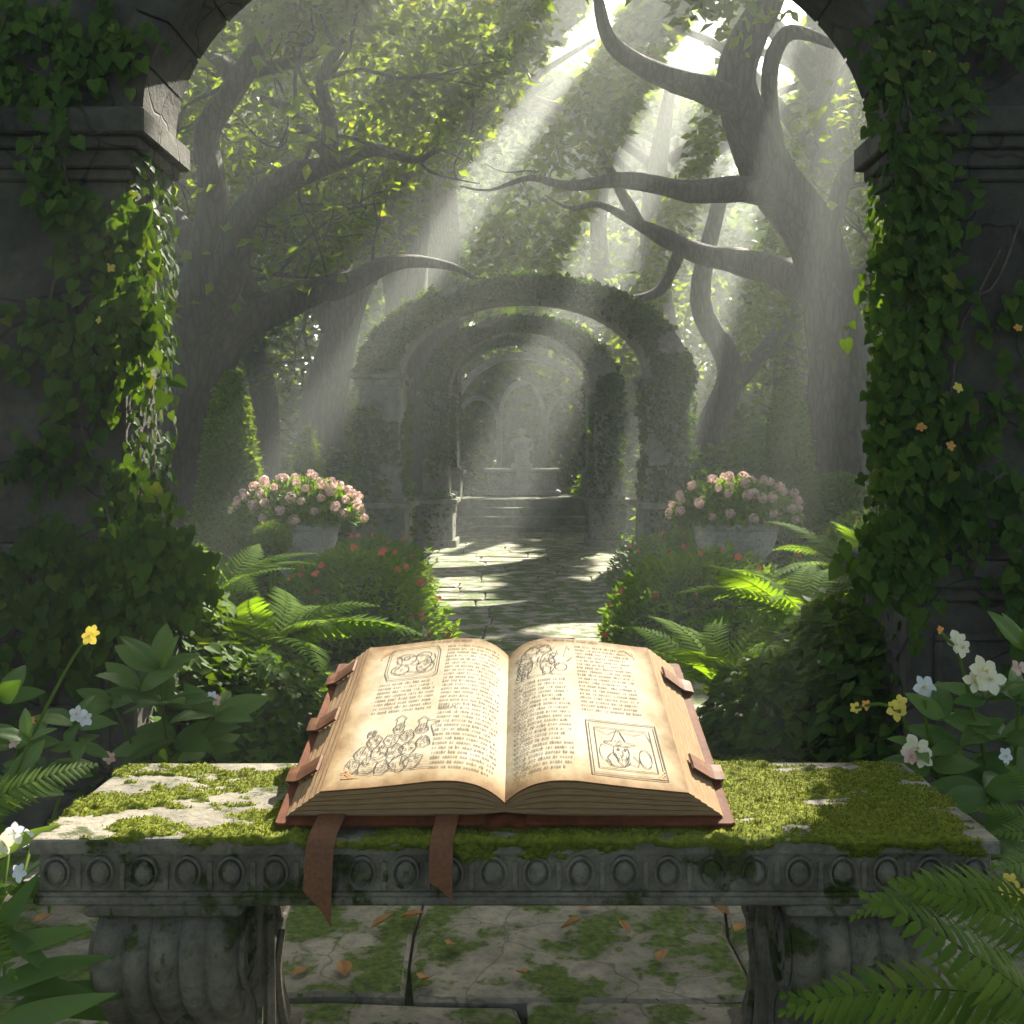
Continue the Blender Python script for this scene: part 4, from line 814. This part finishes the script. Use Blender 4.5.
bushes = [(-3.4, 10.6, .9, .8, 1.25), (-2.0, 12.2, .8, .7, 1.3), (2.1, 12.0, .8, .7, 1.2), (3.5, 10.8, 1.0, .8, 1.35), (-4.4, 13.5, 1.3, .8, 1.9), (4.6, 13.6, 1.3, .8, 1.9), (-2.6, 16, 1.1, .8, 1.9), (2.7, 16, 1.1, .8, 1.9), (-1.9, 21, 1.3, .9, 2.3), (2.0, 21, 1.3, .9, 2.3), (-1.55, 9.6, .45, .5, .75), (1.6, 9.7, .45, .5, .75)]
BW = ['rounded dark bush between the left trunk and the slanting tree', 'dark bush left of the second arch', 'dark bush right of the second arch', 'rounded dark bush behind the right cone topiary', 'tall bush far left under the trees', 'tall bush far right under the trees', 'tall bush left of the fountain terrace', 'tall bush right of the fountain terrace', 'farthest bush behind the arcade on the left', 'farthest bush behind the arcade on the right', 'low bush by the left pedestal of the nearest garden arch', 'low bush by the right pedestal of the nearest garden arch']
for i, (x, y, rx, ry_, rz) in enumerate(bushes): mound('bush', BW[i], (x, y, 0), (rx, ry_, rz), int(1600*rx*rz+600), 200+i, 'shrub' if i % 3 else 'tree2', (.07, .12), LEAFW, 'bush', .1)

# ------------------------------------------------------------------ topiary
def topiary(kind, x, y, z0, r, h, label, seed, n=5000, sz=.028, group=None):
    R.seed(seed); t = thing('topiary', (x, y, 0), label, 'topiary', group); b = MB()
    if kind == 'cone':
        prof = lambda f: r*(math.cos(f*math.pi/2)**.75)*(.9+.1*math.sin(f*9)) if f < 1 else .001
        f = R.uniform(0, 1, n)**1.35; a = R.uniform(0, 2*math.pi, n); rr_ = np.array([prof(v) for v in f])
        d = np.stack([np.cos(a), np.sin(a), .35*np.ones(n)], 1); wob = 1+.09*np.array([mnoise.noise(Vector((math.cos(v)*3, math.sin(v)*3, w_*5))) for v, w_ in zip(a, f)])
        P = np.stack([x+rr_*np.cos(a)*wob, y+rr_*np.sin(a)*wob, z0+h*f*(.98+.04*wob-.04)], 1); P += R.normal(size=P.shape)*.012
        b.lathe([(max(.002, prof(v)*.93), z0+h*v*.98) for v in np.linspace(0, 1, 14)], (0, 0, 0), 20)
    else:
        d = rdir(n); wob = 1+.06*np.array([mnoise.noise(Vector(v*3)) for v in d]); P = np.array([x, y, z0+h/2])+d*np.array([r, r, h/2])*wob[:, None]+R.normal(size=(n, 3))*.006
        b.lathe([(max(.001, r*.92*math.sin(v)), z0+h/2-h/2*.92*math.cos(v)) for v in np.linspace(0, math.pi, 12)], (0, 0, 0), 20)
        b.tube([(0, 0, -.03), (0, 0, z0+.1*h)], [.018, .014], 7, sub=1)
    leaves('foliage', LEAFW, P, norm(d+R.normal(size=(n, 3))*.6), d+R.normal(size=(n, 3))*.5+np.array([0, 0, .3]), R.uniform(.7, 1.2, n)*sz, M['top'], t)
    b.build('topiary_core', M['top'], t, True)  # solid core hidden inside the leaves; balls have their stem joined on
topiary('cone', -1.95, 7.35, 0, .29, 1.54, 'tall clipped cone topiary beside the left hydrangea urn', 301, 9000, .035, 'clipped cone topiaries')
topiary('cone', 1.94, 8.0, 0, .27, 1.61, 'tall clipped cone topiary in front of the right tree trunk', 302, 9000, .035, 'clipped cone topiaries')
topiary('cone', -1.95, 10, 0, .2, 1.24, 'small clipped cone topiary behind the left hydrangeas', 303, 3500, .035, 'clipped cone topiaries')
topiary('ball', 2.0, 7.0, .40, .235, .44, 'round clipped ball topiary right of the right hydrangea urn', 304, 5000, .026)
topiary('ball', -1.27, 5.6, .46, .085, .15, 'tiny bright ball topiary in front of the left stone urn', 305, 1500, .018)

# ------------------------------------------------------------------ urns and hydrangeas
hd = rdir(75); HM = leaves('flower_head', T_rhomb(.9, .1), hd*.026, norm(np.cross(hd, R.normal(size=hd.shape))), hd, R.uniform(.014, .02, 75), None); HM.materials.append(M['pink'])
def urn(x, y, lab, lab2, seed, m):
    R.seed(seed); t = thing('stone_urn', (x, y, 0), lab, 'urn', 'stone bowl planters')
    b = MB(); b.lathe([(.08, .30), (.10, .315), (.155, .345), (.205, .40), (.232, .47), (.238, .53)], (0, 0, 0), 64, 32, .022); b.lathe([(.236, .528), (.252, .53), (.258, .545), (.254, .562), (.242, .568), (.225, .565), (.21, .53), (.001, .52)], (0, 0, 0), 64); b.build('bowl', M['urn'], t, True)
    b = MB(); b.lathe([(.17, 0), (.17, .04), (.13, .06), (.085, .10), (.06, .18), (.065, .25), (.09, .28), (.09, .305)], (0, 0, 0), 32); b.build('foot', M['urn'], t, True)
    h = thing('hydrangea', (x, y, .54), lab2, 'hydrangea', 'pink hydrangeas in the urns'); n = 2600
    d = rdir(n); d[:, 2] = np.abs(d[:, 2])*1.0-.12; P = np.array([x, y, .60])+d*np.array([.37, .30, .24])*R.uniform(.5, 1.02, n)[:, None]**.6
    leaves('foliage', T_rhomb(.6, .12), P, norm(d+R.normal(size=(n, 3))*.5), d+np.array([0, 0, .7])+R.normal(size=(n, 3))*.3, R.uniform(.035, .06, n), M['shrub'], h)
    k = 0
    for i in range(64):
        a = i*2.39996; f = (i+.5)/64; zz = f*.98+.0; rr_ = math.sqrt(1-zz*zz)
        p = Vector((.385*rr_*math.cos(a)+R.normal()*.02, .31*rr_*math.sin(a), .06+.25*zz+R.normal()*.012)); s_ = R.uniform(.75, 1.15)
        o = bpy.data.objects.new('flower_head', HM); COL.objects.link(o); o.parent = h; o.location = p; o.scale = (s_, s_, s_*.85); o.rotation_euler = (R.uniform(0, 6), R.uniform(0, 6), 0)
urn(-1.33, 6.5, 'fluted stone bowl planter left of the path, half hidden by leaves', 'pink hydrangea bush overflowing the left stone urn', 401, 'pink')
urn(1.26, 6.5, 'fluted stone bowl planter right of the path', 'pink hydrangea bush overflowing the right stone urn', 402, 'pink')

# ------------------------------------------------------------------ shrubs, ferns, flowers in the borders
def flowering(name, c, r, n, label, seed, fl, nf, size=(.038, .062), m='shrub', fr=.021, T=None):
    t = mound(name, label, c, r, n, seed, m, size, T or T_rhomb(.45, .12), 'shrub', -.3, part='foliage'); R.seed(seed+5)
    for i in range(nf*2):
        d = R.normal(size=3); d /= np.linalg.norm(d); d[2] = abs(d[2])*.8+.15; d[1] = -abs(d[1])*.6 if R.uniform() < .7 else d[1]
        p = (d[0]*r[0]*1.04, d[1]*r[1]*1.04, d[2]*r[2]*1.12); flower(t, (c[0]+p[0], c[1]+p[1], p[2]), (R.normal()*.3, -.8, .7), fr*R.uniform(.8, 1.2), M[fl], 6, 'blossom')
flowering('flowering_shrub', (-.78, 5.3), (.42, .45, .50), 4200, 'bushy shrub with small red flowers between the left urn and the path', 501, 'red', 22)
flowering('flowering_shrub', (.88, 5.2), (.50, .45, .50), 5000, 'bushy bright shrub between the right urn and the path', 502, 'red', 12)
flowering('flowering_shrub', (1.72, 5.6), (.40, .4, .62), 3200, 'shrub with orange red blossoms just right of the right urn', 503, 'red', 16)
flowering('flowering_shrub', (-1.95, 5.8), (.5, .4, .55), 3200, 'shrub with orange blossoms left of the left urn under the cone', 504, 'orange', 12)
flowering('flowering_shrub', (-1.5, 4.5), (.4, .35, .45), 2600, 'low shrub with orange flowers beside the ivy of the left pier', 505, 'orange', 14)
flowering('flowering_shrub', (-1.0, 7.4), (.4, .4, .42), 2600, 'low dark border shrub behind the left urn near the path', 506, 'red', 10)
flowering('flowering_shrub', (1.0, 7.5), (.4, .4, .42), 2600, 'low dark border shrub behind the right urn near the path', 507, 'red', 10)
def frond_mesh(L, W, bend, npn=22, droop=.25, side=0, seed=0, tw=0.16):
    rnd = random.Random(seed); b = MB(); pts = []
    for i in range(npn+1):
        t = i/npn; a = bend*t; pts.append(Vector((side*t*t*L*.3, L*(math.sin(a)/bend if bend else t), 0))+Vector((0, 0, -L*(1-math.cos(a))/bend if bend else 0)))
    b.tube(pts, [.0045*L*(1.2-i/npn)+.0006 for i in range(npn+1)], 4, sub=1, cap=False)
    for i in range(2, npn+1):
        t = i/npn; d = (pts[i]-pts[i-1]).normalized(); w_ = W*(math.sin(math.pi*(t**.62))**.75*.98+.02)*.5 if t < 1 else .02*L
        for s in (-1, 1):
            sd = Vector((s, 0, 0)); ax = (sd*.93+d*.42+Vector((0, 0, rnd.uniform(-.12, .05)))).normalized(); l = w_*rnd.uniform(.9, 1.08); hw = L/npn*.46; nn = ax.cross(d).normalized(); o = pts[i]
            rows = []
            for q, wq in ((0, .55), (.25, 1), (.55, .85), (.82, .45), (1, .03)):
                c = o+ax*l*q-Vector((0, 0, droop*l*q*q))+d*l*.10*q*q; rows.append([c-d*hw*wq, c+nn*s*hw*.22*0+Vector((0, 0, .15*hw)), c+d*hw*wq])
            b.quadgrid(rows)
    return np_mesh('frond', np.array([tuple(v) for v in b.v]), [i for f in b.f for i in f], [len(f) for f in b.f], False)
FR = {k: [frond_mesh(1.0, .36, 1.1, 21, .25, s_, i) for i, s_ in enumerate((-.6, 0, .6))] for k in ('fern', 'fern2')}
for k in FR:
    for me in FR[k]: me.materials.append(M[k])
def fern(c, L, n, label, seed, m='fern', el=(.5, 1.1), azr=(0, 6.283), group=None, rolls=.3):
    R.seed(seed); t = thing('fern', c, label, 'fern', group)
    for i in range(n):
        o = bpy.data.objects.new('frond', FR[m][i % 3]); COL.objects.link(o); o.parent = t; a = azr[0]+(azr[1]-azr[0])*(i+R.uniform(-.2, .2)+.5)/n; s_ = L*R.uniform(.8, 1.1)
        o.rotation_mode = 'XYZ'; o.rotation_euler = (R.uniform(*el), R.normal()*rolls, a); o.scale = (s_,)*3
    return t
fern((-.86, 3.75, .30), .50, 18, 'sunlit yellow green fern in front of the left urn', 601)
fern((-.60, 3.65, .12), .42, 15, 'sunlit fern beside the path at the low left ivy mound', 602)
fern((-1.22, 4.3, .38), .45, 13, 'upright bright fern just below the tiny ball topiary', 603)
fern((.66, 3.70, .18), .50, 18, 'sunlit yellow green fern arching over the right side of the path', 604)
fern((.98, 3.85, .36), .50, 18, 'tall bright fern right of the urn above the ivy mound', 605)
fern((1.45, 4.8, .42), .50, 13, 'upright pale fern between the right urn and the right pier', 606)
# foreground ferns on the right
def place_frond(t, base, tip, m='fern2', k=0, roll=0.0):
    A, B = Vector(base), Vector(tip); ch = B-A; L = ch.length*1.12; y = ch.normalized(); up = Vector((0, 0, 1))+Vector((0, -.8, 0)); x = y.cross(up).normalized(); z = x.cross(y)
    bend = 1.1; a = bend/2; y2 = (y*math.cos(a)+z*math.sin(a)); z2 = x.cross(y2)
    from mathutils import Matrix
    Rm = Matrix((x, y2, z2)).transposed() @ Matrix.Rotation(roll, 3, 'Y'); o = bpy.data.objects.new('frond', FR[m][k]); COL.objects.link(o); o.parent = t
    o.matrix_local = Matrix.LocRotScale(A-t.location, Rm.to_quaternion(), (L,)*3)
t = thing('fern', (.66, 1.25, 0), 'large dark green fern arching in front of the right end of the bench', 'fern')
for (bp, tp, k, r_) in (((1040, 905, 1.25), (862, 882, 1.30), 0, .1), ((1060, 960, 1.22), (905, 905, 1.18), 1, -.2), ((1060, 1010, 1.2), (798, 1000, 1.30), 1, .1), ((1070, 1040, 1.15), (880, 960, 1.10), 2, -.1), ((1075, 1075, 1.1), (900, 1030, 1.05), 0, .2), ((1030, 1060, 1.3), (800, 1040, 1.35), 2, 0), ((1060, 900, 1.3), (985, 845, 1.2), 1, .3)): place_frond(t, at(*bp), at(*tp), 'fern2', k, r_)
t = thing('fern', (.88, 1.75, 0), 'fern spilling from the right edge just behind the bench corner', 'fern')
for (bp, tp, k) in (((1075, 850, 1.7), (985, 800, 1.75), 0), ((1080, 860, 1.7), (1000, 835, 1.6), 1), ((1075, 830, 1.75), (1000, 775, 1.85), 2), ((1085, 900, 1.6), (1005, 880, 1.5), 1)): place_frond(t, at(*bp), at(*tp), 'fern2', k)
t = thing('fern', (-.92, 1.75, 0), 'fern frond reaching from the left edge over the bench corner', 'fern')
for (bp, tp, k) in (((-45, 820, 1.75), (92, 785, 1.85), 0), ((-50, 850, 1.7), (30, 800, 1.8), 1), ((-50, 930, 1.5), (30, 950, 1.4), 2), ((-55, 900, 1.5), (10, 905, 1.45), 0)): place_frond(t, at(*bp), at(*tp), 'fern2', k)

# foreground broadleaf plants
BR = T_broad(); LAN = T_blade(7, .22, .35, .3, .0, .4)
def plant(name, base, label, stems, lv, fls=(), m='broad', T=BR, sw=.004, cat='plant', lsz=1.0):
    t = thing(name, base, label, cat); b = MB()
    for s_ in stems: b.tube([at(*p) for p in s_], [sw*(1-.5*i/len(s_)) for i in range(len(s_))], 6, sub=4)
    b.child('stem', M['fern2'], t, True)
    P = []; D = []; S = []
    for (px, py, Y, dx, dy, dz, L) in lv:
        P.append(at(px, py, Y)); D.append((dx, dy, dz)); S.append(L*lsz)
    n = len(P); D = np.array(D, float); N_ = np.array([0, -.75, .9])+R.normal(size=(n, 3))*.25
    leaves('foliage', T, np.array(P), D, N_, np.array(S), M[m], t, True)
    for (px, py, Y, c, r, *k) in fls: flower(t, at(px, py, Y), (R.normal()*.3, -1, .35), r, M[c], k[0] if k else 5, 'flower', .45)
R.seed(700)
def whorl(px, py, Y, n, L, up=.3, a0=0): return [(px, py, Y, math.cos(a0+6.283*i/n)+R.normal()*.1, .6*math.sin(a0+6.283*i/n)-.15, up+R.normal()*.25, L*R.uniform(.8, 1.15)) for i in range(n)]
YP = 2.35
plant('broadleaf_plant', (-.74, YP, 0), 'pale broad-leaved plant growing behind the left end of the bench', [[(175, 800, YP), (165, 730, YP), (160, 660, YP)], [(190, 800, YP), (200, 740, YP), (215, 715, YP)], [(150, 800, YP), (130, 740, YP), (110, 700, YP)]],
  whorl(160, 670, YP, 5, .13, .9, .3)+whorl(165, 705, YP, 6, .15, .35, .9)+whorl(175, 740, YP, 6, .15, .1, .1)+whorl(215, 715, YP, 5, .13, .4, .5)+whorl(112, 705, YP, 5, .12, .3, .2)+whorl(205, 750, YP, 5, .12, 0, .7)+whorl(140, 690, YP, 4, .14, .6, 1.2), [(217, 700, YP, 'pink', .018), (212, 696, YP, 'white', .014)], lsz=.8)
plant('tall_yellow_flower', (-.93, 1.9, 0), 'single yellow bloom on a long thin stem at the left edge', [[(-30, 860, 1.8), (5, 795, 1.9), (45, 710, 1.95), (75, 655, 2.0), (88, 640, 2.0)]], whorl(10, 790, 1.9, 4, .10, .3)+whorl(30, 740, 1.92, 3, .06, .6), [(90, 636, 2.0, 'yellow', .024, 5), (93, 633, 1.99, 'yellow', .018, 4)], sw=.0035, cat='flower')
plant('white_flowering_plant', (-.95, 2.1, 0), 'small white flowered plant with broad leaves at the left edge', [[(-10, 860, 2.05), (15, 760, 2.1), (30, 720, 2.1)], [(40, 860, 2.1), (70, 760, 2.15), (75, 715, 2.15)]],
  whorl(15, 745, 2.1, 6, .09, .4)+whorl(75, 725, 2.15, 6, .08, .3, .5)+whorl(0, 700, 2.1, 5, .09, .5)+whorl(45, 770, 2.1, 6, .08, .1)+whorl(80, 745, 2.1, 4, .07, -.2), [(78, 714, 2.12, 'white', .025), (85, 718, 2.12, 'white', .02), (30, 722, 2.1, 'orange', .015), (15, 742, 2.08, 'pink', .016), (110, 758, 2.15, 'pink', .018)])
plant('lily_plant', (-.80, 1.5, 0), 'dark strap-leaved plant with white flowers hugging the left end of the bench', [[(-30, 1000, 1.5), (0, 900, 1.5), (10, 840, 1.55)], [(-20, 1000, 1.5), (15, 900, 1.5), (30, 850, 1.55)]],
  [(0, 905, 1.5, .6, -.1, .9, .14), (5, 890, 1.5, 1, -.2, .1, .10), (-20, 960, 1.45, 1, -.2, .5, .14), (-20, 960, 1.45, .6, -.3, .9, .13), (-10, 990, 1.45, 1, -.2, .25, .13), (-20, 1000, 1.42, 1, 0, .6, .16), (10, 1010, 1.45, 1.2, .1, .3, .17), (-10, 860, 1.5, .8, -.2, .6, .10), (0, 930, 1.45, .8, -.3, -.3, .10), (20, 1000, 1.5, 1, 0, -.1, .13), (-10, 1030, 1.4, 1, -.2, .4, .15)],
  [(15, 832, 1.5, 'white', .020), (28, 838, 1.5, 'white', .016), (20, 872, 1.45, 'white', .016), (5, 845, 1.48, 'cream', .02)], T=LAN, cat='plant')
YR = 2.0
plant('cream_blossom_shrub', (.86, YR, 0), 'glossy-leaved shrub with cream blossoms rising behind the right end of the bench', [[(1000, 860, YR), (985, 760, YR), (970, 700, YR), (958, 650, YR)], [(990, 860, YR), (945, 790, YR), (915, 745, YR), (900, 712, YR)], [(1010, 860, YR), (1015, 760, YR), (1020, 690, YR)], [(960, 800, YR), (930, 740, YR), (925, 700, YR)], [(900, 712, YR), (880, 704, YR), (855, 708, YR)], [(958, 650, YR), (940, 632, YR)]],
  whorl(985, 700, YR, 5, .08, .5)+whorl(1000, 740, YR, 6, .11, .3)+whorl(970, 770, YR, 6, .11, -.1)+whorl(1015, 700, YR, 5, .10, .6)+whorl(1010, 790, YR, 6, .12, .0)+whorl(945, 720, YR, 4, .08, .5)+whorl(930, 765, YR, 5, .08, .1)+whorl(990, 830, YR, 6, .11, .2)+whorl(1020, 850, YR, 5, .12, .2)+whorl(915, 745, YR, 4, .06, 0)+whorl(960, 745, YR, 5, .09, .2)+whorl(1024, 650, YR, 4, .08, .8)+whorl(985, 790, YR-.1, 5, .11, .2),
  [(958, 642, YR, 'cream', .028), (962, 648, YR-.01, 'cream', .022), (982, 672, YR-.02, 'cream', .038), (990, 680, YR-.03, 'cream', .032), (974, 682, YR-.02, 'cream', .028), (917, 748, YR-.02, 'cream', .032), (910, 756, YR-.03, 'pink', .022), (922, 758, YR-.03, 'cream', .024), (895, 710, YR, 'yellow', .026), (899, 703, YR, 'yellow', .02), (922, 688, YR+.05, 'white', .034), (930, 698, YR+.05, 'white', .030), (855, 708, YR, 'yellow', .014), (866, 705, YR, 'orange', .012), (940, 630, YR, 'orange', .01), (1018, 668, YR, 'pink', .02), (1005, 756, YR-.05, 'white', .02)], cat='shrub')
plant('yellow_wildflower', (.66, 1.5, 0), 'small yellow wildflowers between the bench end and the large fern', [[(1030, 960, 1.45), (1015, 890, 1.42), (1010, 885, 1.42)], [(1035, 960, 1.45), (1020, 900, 1.42)]], whorl(1015, 905, 1.42, 5, .06, .3), [(1010, 882, 1.42, 'yellow', .018), (1018, 896, 1.41, 'yellow', .016), (1004, 890, 1.41, 'yellow', .012)], cat='flower', sw=.003)

# ------------------------------------------------------------------ ground cover and fallen leaves
R.seed(800); n = 34000; x = R.uniform(-7, 7, n); y = 2.2+R.uniform(0, 1, n)**1.3*13; k = (np.abs(x) > .86+R.normal(size=n)*.07) & ((np.abs(x) > 1.0) | (y > 3.0)) & ~((y > 13.3)); x, y = x[k], y[k]; n = len(x)
hgt = .04+.16*np.array([max(0, mnoise.noise(Vector((a*1.3, b_*1.3, 4)))+.2) for a, b_ in zip(x, y)])
P = np.stack([x, y, R.uniform(.0, 1, n)*hgt+.01], 1)
meta(leaves('ground_cover', LEAFW, P, rdir(n, .5, -.3), rdir(n)*.5+np.array([0, -.2, 1]), R.uniform(.03, .065, n), M['shrub']), 'low green leaves covering the soil of the borders', 'ground cover', kind='stuff')
R.seed(801); n = 2600; sx = R.choice([-1, 1], n); P = np.stack([R.uniform(-1.3, 1.3, n), R.uniform(1.6, 3.0, n), np.full(n, .018)], 1); k = np.array([mnoise.noise(Vector((p[0]*4, p[1]*4, 2))) > .12 for p in P]); P = P[k]; n = len(P)
meta(leaves('moss_tufts', T_rhomb(.5, .2), P, rdir(n, .4, -1.2), rdir(n), R.uniform(.008, .02, n), M['moss']), 'green moss tufts between the paving stones under the bench', 'moss', kind='stuff')
dm = leaves('fallen_leaf', T_blade(4, .6, -.25, .6, .02, .45), np.array([[0, 0, 0]]), np.array([[0, 1, 0]]), np.array([[0, 0, 1]]), [.045], None); dm.materials.append(M['dead'])
spots = [(283, 985, 'brown curled leaf by the inside of the left bench leg'), (330, 915, 'brown leaf on the paving just right of the long ribbon'), (370, 950, 'small brown leaf on a flagstone left of centre'), (455, 965, 'brown leaf lying below the short ribbon'), (517, 995, 'brown leaf alone on the shaded centre paving'), (660, 985, 'brown leaf on the dark paving right of centre'), (730, 935, 'brown leaf by the right bench leg'), (745, 945, 'curled brown leaf touching the right bench leg'), (400, 938, 'brown leaf beside the crack in the pale flagstone'), (270, 965, 'brown leaf in the moss beside the left leg'), (292, 1000, 'brown leaf nearest the camera beside the left leg'), (53, 935, 'brown leaf on the paving left of the bench'), (690, 920, 'small brown leaf under the bench front on the right'), (590, 925, 'small brown leaf under the middle of the bench'), (345, 1000, 'brown leaf in shade below the long ribbon tip'), (560, 950, 'brown leaf at the moss edge right of the centre joint'), (630, 955, 'brown leaf between two mossy flagstones on the right'), (430, 1000, 'brown leaf at the bottom edge below the short ribbon')]
for i, (px, py, lb) in enumerate(spots):
    Y = EYE*F/(py-HY); o = bpy.data.objects.new('fallen_leaf', dm); COL.objects.link(o); X = at(px, py, Y); o.location = (X[0], Y, .042); s_ = R.uniform(.7, 1.2)
    o.rotation_euler = (R.normal()*.15, R.normal()*.15, R.uniform(0, 6)); o.scale = (s_,)*3; meta(o, lb, 'leaf', 'fallen brown leaves on the paving')

# ------------------------------------------------------------------ haze
m, t, o = mat('garden_haze'); pv = nd(t, 'ShaderNodeVolumePrincipled'); pv.inputs['Color'].default_value = (.91, .98, .93, 1); pv.inputs['Density'].default_value = HAZE; pv.inputs['Anisotropy'].default_value = .5
t.links.new(pv.outputs[0], o.inputs['Volume'])
b = MB(); b.box(-46, 46, -21, 91, -1.2, 16.8); meta(b.build('haze', m), 'pale sunlit haze filling the garden', 'haze', kind='stuff')
